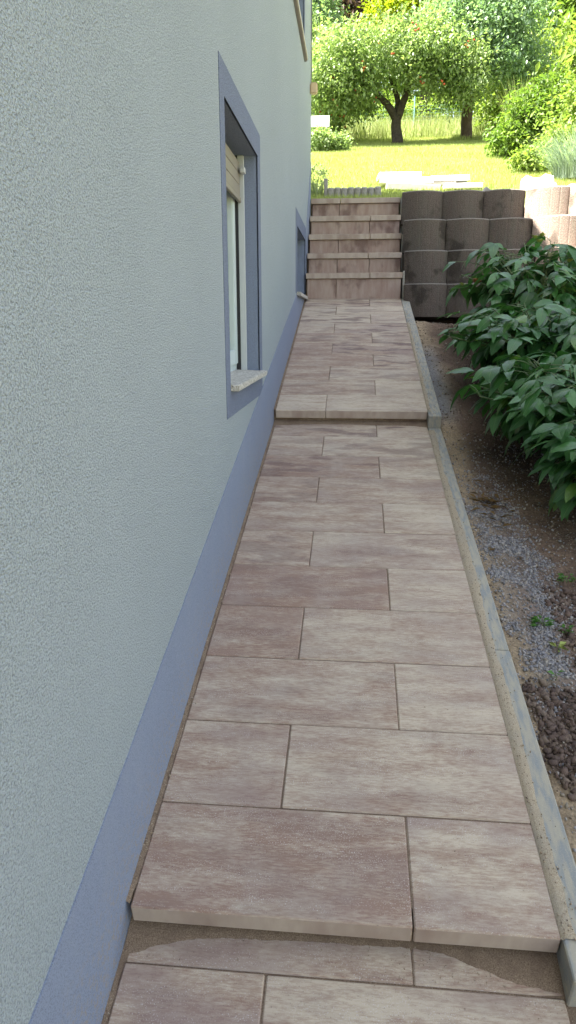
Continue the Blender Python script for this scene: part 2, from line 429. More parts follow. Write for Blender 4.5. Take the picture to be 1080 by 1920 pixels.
# ------------------------------------------------------------------ path: sand bed with paving slabs
path = thing('path', None, None, (0, 0, 0), kind='structure')
def strip(y0, y1, f, x0, x1, dz, thick):
    V = [(x0, y0, f(y0)-dz), (x1, y0, f(y0)-dz), (x1, y1, f(y1)-dz), (x0, y1, f(y1)-dz)]
    V += [(a, b, c-thick) for a, b, c in V]
    F = [(0, 1, 2, 3), (7, 6, 5, 4), (0, 4, 5, 1), (1, 5, 6, 2), (2, 6, 7, 3), (3, 7, 4, 0)]
    return V, F
Vs, Fs = join([strip(-3.2, YA+.07, lower, .002, .945, .0045, .05), strip(YA+.045, YB+.05, mid, .002, .914, .004, .13), strip(YB+.04, 6.9, upper, .002, .914, .004, .13)])
link('sand_bed', mesh('sand_bed', Vs, Fs), M['sand'], path)['kind'] = 'stuff'

slab_meshes = {}
def slab_mesh(w_, d_, t_=.05):
    key = (round(w_, 3), round(d_, 3), t_)
    if key not in slab_meshes:
        me = box_mesh('paving_slab', (-w_/2, -d_/2, -t_), (w_/2, d_/2, 0), .003)
        me.materials.append(M['slab']); me.materials.append(M['nose'])
        for p in me.polygons:
            if p.normal.y < -.8 or abs(p.normal.x) > .8: p.material_index = 1
        slab_meshes[key] = me
    return slab_meshes[key]
def lay(x0, x1, y0, y1, f, slope, col):
    g = .0038
    ang = math.atan(slope); L = (y1-y0)/math.cos(ang)-g
    o = bpy.data.objects.new('paving_slab', slab_mesh(round(x1-x0-g, 3), round(L, 3))); COL.objects.link(o); o.parent = path
    ym = (y0+y1)/2; o.location = ((x0+x1)/2+random.uniform(-.0008, .0008), ym, f(ym)+random.uniform(-.001, .001))
    o.rotation_euler = (ang+random.uniform(-.0015, .0015), random.uniform(-.001, .001), random.uniform(-.0022, .0022))
    o.color = (*col, 1)
    return o
def row(y0, y1, f, s, longleft, cl, cr):
    if longleft: lay(.013, .6175, y0, y1, f, s, cl); lay(.6175, .917, y0, y1, f, s, cr)
    else: lay(.013, .3145, y0, y1, f, s, cl); lay(.3145, .917, y0, y1, f, s, cr)
mj = [1.1534, 1.422, 1.697, 1.974, 2.25, 2.522, 2.797, 3.068, 3.341, 3.612, 3.892, 4.168]
# (rosy share, mauve patches, damp patches) of each slab, left and right
mc = [((.78, .5, .25), (.45, .95, .1)), ((.55, .8, .0), (.42, .5, .2)), ((.55, .3, .3), (.35, .7, .1)), ((.85, .3, .3), (.42, .5, .2)),
      ((.95, .5, .3), (.32, .4, .1)), ((.62, .2, .5), (.45, .6, .3)), ((.6, .5, .2), (.28, .4, .1)), ((.65, .2, .5), (.55, .7, .3)),
      ((.78, .5, .7), (.4, .5, .4)), ((.42, .5, .4), (.35, .5, .6)), ((.45, .5, .8), (.35, .4, .9))]
for i in range(11): row(mj[i], mj[i+1], mid, SL, i % 2 == 0, *mc[i])
uj = [4.0802, 4.343, 4.614, 4.893, 5.164, 5.437, 5.709, 5.991, 6.277, 6.562, 6.88]
uc = [((.2, .2, .1), (.25, .4, .2)), ((.6, .2, .4), (.15, .4, .2)), ((.7, .1, .3), (.35, .5, .6)), ((.75, .2, .3), (.5, .9, .9)),
      ((.75, .3, .2), (.55, .9, 1.)), ((.6, .6, .6), (.3, .7, .8)), ((.3, .3, .3), (.35, .9, 1.)), ((.2, .4, .9), (.15, .6, .5)),
      ((.1, .3, .8), (.1, .3, .5)), ((.4, .6, .9), (.4, .7, .7))]
for i in range(10): row(uj[i], uj[i+1], upper, SU, i % 2 == 1, *uc[i])
row(1.105, 1.379, lower, SL, True, (.45, .9, .2), (.5, .8, .2))
y = 1.105; ll = False
lc = [((.55, .95, .2), (.3, .6, .2))]
for i in range(15):
    a = lc[i] if i < len(lc) else ((random.uniform(.2, .9), random.uniform(.2, .9), .3), (random.uniform(.2, .9), random.uniform(.2, .9), .3))
    row(y-.2745, y, lower, SL, ll, *a); y -= .2745; ll = not ll

# sand washed out at the foot of each step, gravelly sand line along the wall, sand over the kerb joint
def ribbon(name, pts, mat, parent, kind='stuff'):
    """pts: rows of equal length of 3D points"""
    n = len(pts[0]); V = [p for r_ in pts for p in r_]
    F = [(i*n+k, i*n+k+1, (i+1)*n+k+1, (i+1)*n+k) for i in range(len(pts)-1) for k in range(n-1)]
    o = link(name, mesh(name, V, F, True), mat, parent); o['kind'] = kind; return o
def wash(yf, f, edge):
    rows_ = []
    for i in range(240):
        x = .004+.95*i/239; wd = edge(x)+.016*nz(x, yf, 0, 6)+.004*nz(x, yf, 0, 25)+.002*nz(x, yf, 0, 90); r_ = []
        for k in range(7):
            t = k/6; yy = yf+.075-(.075+wd)*t
            r_.append((x, yy, f(yy)+.022*(1-t)**1.3+.0012-(.005 if k == 6 else 0)+.0012*nz(x, yy, 2, 60)))
        rows_.append(r_)
    ribbon('washed_sand', rows_, M['sand'], path)
wash(YA, lower, lambda x: -.015+.075*math.exp(-x/.10)+.075*sm(.66, .93, x))
wash(YB, mid, lambda x: .002+.03*math.exp(-x/.07)+.02*sm(.8, .93, x))
def wallsand(y0, y1, f):
    rows_ = []; n = int((y1-y0)/.012)
    for i in range(n+1):
        y = y0+(y1-y0)*i/n; wd = .013+.004*nz(y, 0, 0, 9)+.004*nz(y, 3, 0, 35)
        rows_.append([(.0, y, f(y)+.004+.002*nz(y, 1, 0, 60)), (wd*.6, y, f(y)+.003+.003*nz(y, 6, 0, 70)), (wd, y, f(y)-.003)])
    ribbon('wall_joint_sand', rows_, M['sand'], path)
wallsand(-1, YA, lower); wallsand(YA+.01, YB, mid); wallsand(YB+.01, 6.85, upper)

# ------------------------------------------------------------------ kerb
kerb = thing('kerb', None, None, kind='structure')
def kerbstone(y0, y1, f, slope, up=0.):
    ang = math.atan(slope); L = (y1-y0)/math.cos(ang)
    o = link('kerb_stone', box_mesh('kerb_stone', (0, 0, -.20), (.0725, L-.003, 0), .003), M['kerb'], kerb)
    o.location = (.9175, y0, f(y0)+up); o.rotation_euler = (ang, 0, random.uniform(-.002, .002)); return o
def kerb_low(y): return mid(y)
for a, b in ((1.075, 2.06), (2.06, 3.13), (3.13, 4.06)): kerbstone(a, b, mid, SL, .0)
for a, b in ((4.018, 4.98), (4.98, 5.96), (5.96, 6.84)): kerbstone(a, b, upper, SU, .0)
def kerbsand(y0, y1, f, wbase):
    rows_ = []; n = int((y1-y0)/.014)
    for i in range(n+1):
        y = y0+(y1-y0)*i/n; wd = wbase(y)+.010*nz(y, 0, 0, 3)+.006*nz(y, 3, 0, 13)+.004*nz(y, 9, 0, 45)
        x0 = .9145; r_ = []; wd = max(wd, .014)
        for k in range(5):
            t = k/4; r_.append((x0+max(.004, wd)*t, y, f(y)+(.0035 if 0 < k < 4 else -.002 if k == 0 else .0004)*1+.0015*nz(y, t*3, 1, 40)*(0 < k < 4)))
        rows_.append(r_)
    ribbon('kerb_sand', rows_, M['drysand'], path)
kerbsand(YA, 4.0, mid, lambda y: .034+.012*nz(y, 0, 0, 1.3))
kerbsand(4.1, 6.0, upper, lambda y: .022)
# small front slope of sand beyond the kerb end
rows_ = []
for i in range(40):
    x = .90+.28*i/39; r_ = []
    for k in range(14):
        y = 1.30-.62*k/13; r_.append((x, y, max(lower(y)-.006, ground_z(x, y)+.006)+.004*nz(x, y, 0, 18)-.02*(k in (0, 13))-.02*(i in (0, 39))))
    rows_.append(r_)
ribbon('kerb_end_sand', rows_, M['sand'], path)

# ------------------------------------------------------------------ stairs
YS, ZS, GO, RI = 6.828, 1.684, .1935, .1944
st = thing('stone_stairs', 'five reddish brown stone slab steps rising to the garden beside the house wall', 'stairs', (.46, YS, 1.46))
def spart(name, me, loc, rot=(0, 0, 0)):
    o = bpy.data.objects.new(name, me); COL.objects.link(o); o.parent = st
    o.location = Vector(loc)-Vector((.46, YS, 1.46)); o.rotation_euler = rot; return o
tread_m, riser_m = {}, {}
def tread_mesh(w_, d_):
    key = round(w_, 3), d_
    if key not in tread_m:
        me = box_mesh('tread_slab', (0, 0, -.05), (w_, d_, 0), .003); me.materials.append(M['slab']); me.materials.append(M['nose'])
        for p in me.polygons:
            if p.normal.y < -.8 or abs(p.normal.x) > .8: p.material_index = 1
        tread_m[key] = me
    return tread_m[key]
def riser_mesh(w_, h_):
    key = round(w_, 3), round(h_, 3)
    if key not in riser_m:
        me = box_mesh('riser_slab', (0, 0, 0), (w_, .04, h_), .003); me.materials.append(M['riser']); riser_m[key] = me
    return riser_m[key]
for i in range(5):
    y = YS+GO*i; z = ZS+RI*i; d = .26 if i < 4 else .30
    x0, x1 = .012, .920
    s = .6175 if i in (0, 2, 3) else .3145
    if i == 1: s = .60
    if i == 3: s = .6175
    t = tread_mesh(s-x0-.004, d); o = spart('tread_slab', t, (x0, y, z+random.uniform(-.001, .001)), (0, 0, random.uniform(-.004, .004))); o.color = (.5, .4, .5, 1)
    t = tread_mesh(x1-s-.002, d); o = spart('tread_slab', t, (s+.002, y+random.uniform(-.002, .002), z), (0, 0, random.uniform(-.003, .003))); o.color = (.4, .4, .5, 1)
    rb = (1.445 if i == 0 else z-RI+.002); h = z-.052-rb
    cuts = [[.30], [.30, .61], [.305], [.61], [.30]][i]
    e = [.022]+cuts+[.912]
    for a, b in zip(e[:-1], e[1:]):
        spart('riser_slab', riser_mesh(b-a-.005, h), (a+.0025, y+.022+random.uniform(-.002, .002), rb+.0))
Vs, Fs = [], []
for i in range(5):
    y = YS+GO*i; z = ZS+RI*i
    b = [(x, yy, zz) for zz in (1.2, z-.052) for x, yy in ((.01, y+.063), (.913, y+.063), (.913, 7.72), (.01, 7.72))]
    o_ = len(Vs); Vs += b; Fs += [tuple(q+o_ for q in f) for f in [(0, 1, 5, 4), (1, 2, 6, 5), (2, 3, 7, 6), (3, 0, 4, 7), (4, 5, 6, 7)]]
o = link('concrete_core', mesh('concrete_core', [Vector(v)-Vector((.46, YS, 1.46)) for v in Vs], Fs), M['sand'], st)
# upright kerb plates closing the right flank of the stairs
for yy, zt, zb in ((6.86, 1.70, 1.2), (7.20, 2.06, 1.4), (7.52, 2.455, 1.7)):
    o = box('side_plate', (.925-.46, yy-YS, zb-1.46), (.972-.46, yy+.33-YS, zt-1.46), M['kerb'], st, .003)

# ------------------------------------------------------------------ house
H = thing('house', 'pale green rendered house wall with blue plinth, windows with blue surrounds', 'house', (0, 0, 0))
Y0, Y1, ZB, ZT = -7.0, 7.68, -3.0, 5.4
W1 = (2.626, 3.497, .972+.005, 1.972); W2 = (5.901, 6.871, 1.462, 1.981); W3 = (5.15, 6.60, 3.43, 4.75); W4 = (2.3, 3.75, 3.43, 4.75)
holes = [W1, W2, W3, W4]
yb = sorted({Y0, Y1, *[h[0] for h in holes], *[h[1] for h in holes]}); zb = sorted({ZB, ZT, *[h[2] for h in holes], *[h[3] for h in holes]})
V, F = [], []
def quad(*p):
    o = len(V); V.extend(p); F.append((o, o+1, o+2, o+3))
for a, b in zip(yb[:-1], yb[1:]):
    for c, d in zip(zb[:-1], zb[1:]):
        if any(h[0] <= a and b <= h[1] and h[2] <= c and d <= h[3] for h in holes): continue
        quad((0, a, c), (0, b, c), (0, b, d), (0, a, d))
quad((0, Y1, ZB), (-9, Y1, ZB), (-9, Y1, ZT+3.), (0, Y1, ZT)); quad((-9, Y0, ZB), (0, Y0, ZB), (0, Y0, ZT), (-9, Y0, ZT+3.)); quad((-9, Y1, ZB), (-9, Y0, ZB), (-9, Y0, ZT), (-9, Y1, ZT))
me = mesh('wall', V, F); bm = bmesh.new(); bm.from_mesh(me); bmesh.ops.remove_doubles(bm, verts=bm.verts, dist=1e-5); bm.to_mesh(me); bm.free()
link('wall', me, M['render'], H)
# plinth: painted band, top edge follows the path then the stairs
def ptop(y): return .0029+.2479*y
V, F = [], []
pts = [(y, min(ptop(y)+.0022*nz(y, 0, 0, 19), W2[2]-.012) if y < 6.05 else W2[2]-.012) for y in [Y0+.04*i for i in range(int((6.9-Y0)/.04)+1)]]
pts = [p for p in pts if p[0] < 6.85]+[(6.88, W2[2]-.012)]
pts += [(6.981, 2.02), (7.05, 2.12), (7.25, 2.36), (7.45, 2.58), (Y1+.003, 2.82)]
for (ya, za), (yb_, zb_) in zip(pts[:-1], pts[1:]):
    if ya == 6.88: za = 1.45; 
    o = len(V); lo = min(za, zb_)-1.6
    V += [(.003, ya, lo), (.003, yb_, lo), (.003, yb_, zb_ if ya != 6.88 else W2[2]-.012), (.003, ya, za if ya != 6.88 else W2[2]-.012)]; F.append((o, o+1, o+2, o+3))
    V += [(0, ya, za), (0, yb_, zb_ if ya != 6.88 else za)]; F.append((o+3, o+2, o+5, o+4))
link('plinth', mesh('plinth', V, F), M['plinth'], H)
# trims
def trim(name, o_, i_, bottom=True):
    a, b, c, d = o_; e, f, g, h = i_; x = .0025
    bm = bmesh.new()
    def bx(y0, y1, z0, z1):
        r_ = bmesh.ops.create_cube(bm, size=1)
        for v in r_['verts']: v.co = Vector((v.co.x*.008+x-.004, (y0+y1)/2+v.co.y*(y1-y0), (z0+z1)/2+v.co.z*(z1-z0)))
    bx(a, e, c, d); bx(f, b, c, d); bx(e, f, h, d)
    if bottom: bx(e, f, c, g)
    me = bpy.data.meshes.new(name); bm.to_mesh(me); bm.free(); return link(name, me, M['trim'], H)
trim('window_trim', (2.538, 3.5855, .8635, 2.0788), W1); trim('window_trim', (5.763, 6.975, W2[2]-.002, 2.098), W2, False); trim('window_trim', (5.05, 6.68, 3.395, 4.87), W3); trim('window_trim', (2.2, 3.85, 3.395, 4.87), W4)
def reveal(h, depth=.30):
    y0, y1, z0, z1 = h; V = [(0, y0, z0), (0, y1, z0), (0, y1, z1), (0, y0, z1)]; V += [(-depth, b, c) for a, b, c in V]
    return link('reveal', mesh('reveal', V, [(0, 1, 5, 4), (1, 2, 6, 5), (2, 3, 7, 6), (3, 0, 4, 7)]), M['reveal'], H)
for h in holes: reveal(h)
def room(h):
    y0, y1, z0, z1 = h; V = [(-.30, y0-.5, z0-.4), (-.30, y1+.5, z0-.4), (-.30, y1+.5, z1+.3), (-.30, y0-.5, z1+.3)]; V += [(-2.2, b, c) for a, b, c in V]
    link('room_interior', mesh('room_interior', V, [(0, 1, 5, 4), (1, 2, 6, 5), (2, 3, 7, 6), (3, 0, 4, 7), (4, 5, 6, 7)]), M['inside'], H)
for h in holes: room(h)
def window(h, fx=-.115, shutter=.0, split=False):
    y0, y1, z0, z1 = h; e = .055
    fr = bpy.data.objects.new('window_frame', None); 
    bm = bmesh.new()
    def bx(xa, xb, ya, yb, za, zb_):
        r_ = bmesh.ops.create_cube(bm, size=1)
        for v in r_['verts']: v.co = Vector(((xa+xb)/2+v.co.x*(xb-xa), (ya+yb)/2+v.co.y*(yb-ya), (za+zb_)/2+v.co.z*(zb_-za)))
    zt = z1-shutter*.0
    bx(fx-.06, fx, y0, y0+e, z0, zt); bx(fx-.06, fx, y1-e, y1, z0, zt); bx(fx-.06, fx, y0+e, y1-e, z0, z0+e); bx(fx-.06, fx, y0+e, y1-e, zt-e, zt)
    bmesh.ops.bevel(bm, geom=bm.edges[:], offset=.003, segments=1, affect='EDGES')
    me = bpy.data.meshes.new('window_frame'); bm.to_mesh(me); bm.free()
    bpy.data.objects.remove(fr); fr = link('window_frame', me, M['pvc'], H)
    # sash
    bm = bmesh.new(); s = .07; a, b, c, d = y0+e-.012, y1-e+.012, z0+e-.012, zt-e+.012; x1 = fx+.012; x0 = fx-.045
    def bx2(xa, xb, ya, yb, za, zb_):
        r_ = bmesh.ops.create_cube(bm, size=1)
        for v in r_['verts']: v.co = Vector(((xa+xb)/2+v.co.x*(xb-xa), (ya+yb)/2+v.co.y*(yb-ya), (za+zb_)/2+v.co.z*(zb_-za)))
    bx2(x0, x1, a, a+s, c, d); bx2(x0, x1, b-s, b, c, d); bx2(x0, x1, a+s, b-s, c, c+s); bx2(x0, x1, a+s, b-s, d-s, d)
    bmesh.ops.bevel(bm, geom=bm.edges[:], offset=.004, segments=2, affect='EDGES')
    me = bpy.data.meshes.new('sash'); bm.to_mesh(me); bm.free(); link('sash', me, M['pvc'], fr)
    box('pane', (x0+.012, a+s-.01, c+s-.01), (x0+.032, b-s+.01, d-s+.01), M['glass'], fr, 0)
    return fr
f1 = window(W1); window(W2, -.22); window(W3); window(W4)
# sills
def sill(y0, y1, z, out, thick, nm='window_sill', mat='sill', tilt=.05, depth=.125):
    V, F = [], []
    me = box_mesh(nm, (-depth, y0, -thick), (out, y1, 0), .003, 2)
    for v in me.vertices: v.co.z += z-(v.co.x)*tilt
    return link(nm, me, M[mat], H)
s1 = sill(2.628, 3.535, .985, .034, .024)
sill(5.87, 6.895, 1.475, .034, .03, tilt=.10, depth=.2)
s3 = sill(4.95, 6.68, 3.425, .022, .028, 'metal_sill', 'metal_brown', .03)
box('metal_sill_lip', (.022, 4.95, 3.409), (.030, 6.682, 3.433), M['metal_light'], H, .001)
sill(2.2, 3.85, 3.425, .03, .028, 'metal_sill', 'metal_brown', .03)
# guide rails and roller shutter of the near window
rs = thing('x', None, None); bpy.data.objects.remove(rs)
for y in (W1[0], W1[1]-.020):
    g = box('guide_rail', (-.092, y, W1[2]+.01), (-.063, y+.020, W1[3]), M['rail'], H, .002)
    box('rail_brush', (-.112, y+.002, W1[2]+.01), (-.0925, y+.018, W1[3]), M['rubber'], g, 0)
bm = bmesh.new()
for k in range(3):
    r_ = bmesh.ops.create_cube(bm, size=1); zt = W1[3]-.03-.050*k
    for v in r_['verts']: v.co = Vector((-.086+v.co.x*.010, (W1[0]+W1[1])/2+v.co.y*(W1[1]-W1[0]-.044), zt-.025+v.co.z*.049))
bmesh.ops.bevel(bm, geom=bm.edges[:], offset=.0022, segments=1, affect='EDGES')
me = bpy.data.meshes.new('roller_shutter'); bm.to_mesh(me); bm.free(); sh = link('roller_shutter', me, M['shutter'], H)
box('end_bar', (-.092, W1[0]+.021, W1[3]-.205), (-.076, W1[1]-.021, W1[3]-.182), M['shutter'], sh, .002)
box('stop_tab', (-.072, W1[1]-.075, W1[3]-.085), (-.05, W1[1]-.03, W1[3]-.06), M['rail'], sh, .003)
# roof
V = [(.42, Y0-.3, 5.2), (.42, Y1+.02, 5.2), (-4.5, Y1+.02, 8.3), (-4.5, Y0-.3, 8.3), (-9.5, Y1+.02, 5.2), (-9.5, Y0-.3, 5.2)]
V += [(a, b, c+.18) for a, b, c in V]
F = [(0, 1, 2, 3), (3, 2, 4, 5), (6, 9, 8, 7), (9, 11, 10, 8), (0, 6, 7, 1), (4, 10, 11, 5), (1, 7, 8, 2), (2, 8, 10, 4), (3, 9, 6, 0), (5, 11, 9, 3)]
link('roof', mesh('roof', V, F), M['roof'], H)
# small wall lamp near the corner with its cable
lp = box('sensor_housing', (0.002, 7.43, 3.37), (.075, 7.49, 3.47), M['beige'], None, .012, 3)
tag(lp, 'small beige plastic lamp housing fixed near the far corner of the house wall', 'wall lamp')
tubes('cable', [([(.012+.0*i, 7.46+.02*math.sin(i*1.1), 3.46+.12*i) for i in range(16)], [.005]*16)], M['dark_cable'], lp, 5)

# ------------------------------------------------------------------ retaining wall of concrete planter blocks
RWo = Vector((1.0, 6.8, 1.28))
rw = thing('retaining_wall', 'dark concrete retaining wall of bulging fluted blocks in four courses', 'retaining wall', RWo)
def block_mesh(wd, h):
    pts = []; n = 44
    for i in range(n+1):
        u = -1+2*i/n; x = u*wd/2
        y = -.12*math.cos(u*1.25)/1.0+.05
        if abs(u) > .95: y += (abs(u)-.95)/.05*.006
        for g in (-.62, -.21, .21, .62): y += .005*max(0, 1-abs(u-g)/.03)
        pts.append((x, y))
    pts += [(wd/2-.01, .26), (-wd/2+.01, .26)]
    k = len(pts); V = []; F = []
    lv = [(0, 0.), (h-.010, 0.), (h, .010)]
    for z, ins in lv:
        for x, y in pts: V.append((x*(1-ins*2), y+(ins if y < .2 else -ins), z))
    for L in range(2):
        for i in range(k): F.append((L*k+i, L*k+(i+1) % k, (L+1)*k+(i+1) % k, (L+1)*k+i))
    F.append(tuple(range(2*k, 3*k))); F.append(tuple(range(k))[::-1])
    me = mesh('wall_block', V, F); me.materials.append(M['block']); return me
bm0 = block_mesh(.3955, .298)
cy = [6.70, 6.80, 7.04, 7.36]
starts = [.935, .935, .930, .925]
wds = [.395, .398, .402, .398]
for c in range(4):
    x = starts[c]; y = cy[c]; ang = 0.
    for b in range(9):
        # the run bends towards the camera side after the third block
        ang = 0 if b < 3 else -R(22) if b == 3 else -R(28) if b == 4 else -R(22)
        wd = wds[c]+(.0 if b < 3 else .0)
        dx, dy = math.cos(ang)*wd, math.sin(ang)*wd
        if b == 3: y -= .03; x -= .01
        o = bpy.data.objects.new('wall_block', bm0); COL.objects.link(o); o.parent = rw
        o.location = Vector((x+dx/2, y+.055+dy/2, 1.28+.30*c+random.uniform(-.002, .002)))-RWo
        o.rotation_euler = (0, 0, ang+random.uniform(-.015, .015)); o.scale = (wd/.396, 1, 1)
        o.color = (1, 1, 1, 1) if b < 3 else (3.1, 3.0, 2.95, 1)      # blocks past the bend brightened: sunlight painted into their colour
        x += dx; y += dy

# ------------------------------------------------------------------ garden edge
def lz(x, y): return lawn(x, y)
ed = thing('lawn_edging', 'low row of round grey concrete edging stakes at the lawn edge above the stairs', 'lawn edging', (.18, 8.0, lz(0, 8)))
def stake_mesh(r, h):
    V, F = [], []; n = 14
    for z, s in ((-.1, 1), (h-.012, 1), (h, .82)):
        for k in range(n): a = 2*math.pi*k/n; V.append((r*s*math.cos(a), r*s*math.sin(a), z))
    for L in range(2):
        for k in range(n): F.append((L*n+k, L*n+(k+1) % n, (L+1)*n+(k+1) % n, (L+1)*n+k))
    F.append(tuple(range(2*n, 3*n))); me = mesh('edging_stake', V, F, False); me.materials.append(M['edging']); return me
sm_ = stake_mesh(.0375, .095)
for k in range(8):
    o = bpy.data.objects.new('edging_stake', sm_); COL.objects.link(o); o.parent = ed; o.location = (.02+.0715*k, random.uniform(-.004, .004), random.uniform(-.004, .004))
po = box('edging_post', (.125, 7.99, 2.45), (.165, 8.03, 2.725), M['edging'], None, .006)
tag(po, 'short upright grey concrete post at the left end of the round edging stakes', 'post')
slab_label = ['pale square concrete slab, topmost of the stack lying on the lawn edge', 'broad pale concrete slab under the topmost one on the lawn', 'pale slab lying left at the bottom of the stack',
              'pale slab leaning right of the stack on the grass', 'flat pale slab lying lowest right near the retaining wall', 'dark edged concrete block under the right hand slabs']
SP = [((.72, 8.55, 1.20, 8.95), 2.895, .055, .0, .04), ((.74, 8.45, 1.34, 8.88), 2.825, .065, .02, -.03), ((.80, 8.40, 1.40, 8.80), 2.745, .07, .05, .05),
      ((1.30, 8.55, 1.74, 8.95), 2.85, .055, -.02, .02), ((1.44, 8.30, 1.86, 8.62), 2.72, .055, .0, -.04), ((1.34, 8.60, 1.60, 8.85), 2.79, .09, 0, 0)]
for (a, b, c, d), z, t, ry, rz in [(s[0], s[1], s[2], s[3], s[4]) for s in SP]:
    o = box('concrete_slab', (-(c-a)/2, -(d-b)/2, -t), ((c-a)/2, (d-b)/2, 0), M['palestone'], None, .005)
    o.location = ((a+c)/2, (b+d)/2, z); o.rotation_euler = (.06, ry, rz)
    tag(o, slab_label.pop(0), 'concrete slab', 'pale concrete slabs stacked on the lawn')

def rock(name, loc, s, mat, label, cat, seed, group=None):
    bm = bmesh.new(); bmesh.ops.create_icosphere(bm, subdivisions=3, radius=1)
    for v in bm.verts:
        n = v.co.normalized(); f = 1+.35*mnoise.noise(n*1.6+Vector((seed, 0, 0)))+.10*mnoise.noise(n*5+Vector((0, seed, 0)))
        v.co = Vector((n.x*s[0], n.y*s[1], n.z*s[2]))*f
    me = bpy.data.meshes.new(name); bm.to_mesh(me); bm.free(); me.polygons.foreach_set('use_smooth', [True]*len(me.polygons))
    o = link(name, me, M[mat]); o.location = loc; return tag(o, label, cat, group)
rock('pale_rock', (2.42, 8.25, 2.50), (.24, .22, .27), 'palestone', 'pale peaked rock behind the sunlit end of the retaining wall', 'rock', 2.)
rock('pale_rock', (2.95, 8.15, 2.44), (.42, .3, .22), 'palestone', 'broad low pale rock at the foot of the silvery bush', 'rock', 5.)
o = box('concrete_chip', (-.05, -.03, -.1), (.05, .03, .045), M['edging'], None, .004); o.location = (1.78, 7.62, 2.48); o.rotation_euler = (0, R(32), .2)
tag(o, 'small dark wedge of concrete sticking up behind the top of the retaining wall', 'concrete chip')

# ------------------------------------------------------------------ leaves
def leaves(P, D, Nn, L, Wd):
    """folded four-point leaves. P base, D direction, Nn normal, L length, Wd width: arrays"""
    D = D/np.linalg.norm(D, axis=1)[:, None]; S = np.cross(D, Nn); S /= np.linalg.norm(S, axis=1)[:, None]+1e-9
    U = np.cross(S, D); L = L[:, None]; Wd = Wd[:, None]
    a = P; b = P+D*L*.45+S*Wd*.5+U*Wd*.16; c = P+D*L-U*L*.12; d = P+D*L*.45-S*Wd*.5+U*Wd*.16
    V = np.stack([a, b, c, d], 1).reshape(-1, 3); i = np.arange(len(P))[:, None]*4
    F = np.concatenate([i+np.array([[0, 1, 2]]), i+np.array([[0, 2, 3]])], 1).reshape(-1, 3)
    return V, F
def unit(n):
    v = rng.normal(size=(n, 3)); return v/np.linalg.norm(v, axis=1)[:, None]
def crown_leaves(blobs, n, size, clump=.28, clumps=None, droop=.3, aspect=.5, shell=.45, lowcut=None):
    """blobs: (centre, radii) ellipsoids; leaves gather in clumps in their outer part"""
    vol = np.array([b[1][0]*b[1][1]*b[1][2] for b in blobs])**.75; vol /= vol.sum(); nc = clumps or max(30, n//45)
    idx = rng.choice(len(blobs), nc, p=vol); u = unit(nc); r = (shell+(1-shell)*rng.random(nc)**.7)
    C = np.array([blobs[k][0] for k in idx])+u*np.array([blobs[k][1] for k in idx])*r[:, None]
    k = rng.integers(0, nc, n); cs = clump*(.6+.8*rng.random(nc))
    P = C[k]+rng.normal(size=(n, 3))*cs[k][:, None]*np.array([1, 1, .7])
    D = unit(n)*.8+u[k]*.5; D[:, 2] -= droop
    Nn = unit(n)*.6; Nn[:, 2] += .8
    L = size*(.7+.6*rng.random(n)); return leaves(P, D, Nn, L, L*aspect*(.8+.4*rng.random(n)))
def crown(name, blobs, n, size, mat, parent, off, **k):
    V, F = crown_leaves(blobs, n, size, **k); me = fast_mesh(name, V-np.array(off), F); return link(name, me, M[mat], parent)

def limbs(base, specs, seed=1):
    """specs: list of (points, r0, r1)"""
    out = []
    for pts, r0, r1 in specs:
        n = len(pts); P = []
        for i in range(n-1):
            a, b = Vector(pts[i]), Vector(pts[i+1])
            for k in range(4): P.append(a.lerp(b, k/4))
        P.append(Vector(pts[-1]))
        for i, p in enumerate(P):
            if i: p += Vector((nz(p.x, p.z, seed, 3), nz(p.y, p.z, seed+4, 3), 0))*.05
        m = len(P)-1; out.append(([p-Vector(base) for p in P], [r0+(r1-r0)*(i/m)**.8 for i in range(m+1)]))
    return out

# main fruit tree
B = Vector((1.36, 17.2, lz(0, 17.2)-.05)); bz = B.z
t1 = thing('fruit_tree', 'gnarled fruit tree with forked dark trunk and red fruit on the lawn', 'tree', B)
x, y = B.x, B.y
def q(dx, dy, dz): return (x+dx, y+dy, bz+dz)
sp = limbs(B, [([q(0, 0, 0), q(.01, 0, .35), q(-.02, 0, .62)], .140, .10), ([q(-.02, 0, .55), q(-.25, 0, .85), q(-.55, -.1, 1.1), q(-.85, -.1, 1.7), q(-1.2, 0, 2.1)], .10, .03),
               ([q(0, 0, .55), q(.02, .1, .9), q(-.12, .1, 1.25), q(-.3, .1, 1.9), q(-.3, -.2, 2.2)], .085, .02), ([q(0, 0, .58), q(.18, 0, .95), q(.28, .05, 1.3), q(.6, .1, 1.6), q(1.3, .1, 1.9)], .10, .025),
               ([q(.2, 0, 1.0), q(.22, -.1, 1.5), q(.35, -.3, 1.8), q(.4, -.3, 2.15)], .06, .02), ([q(-.5, -.1, 1.1), q(-.9, -.3, 1.2), q(-1.5, -.4, 1.5), q(-2., -.4, 1.4)], .05, .015),
               ([q(-.1, .1, 1.2), q(.1, .3, 1.7), q(.3, .5, 2.4)], .05, .02), ([q(.6, .1, 1.6), q(.9, -.3, 1.8), q(1.7, -.3, 1.6)], .035, .012)])
tubes('trunk', sp, M['bark'], t1, 9)
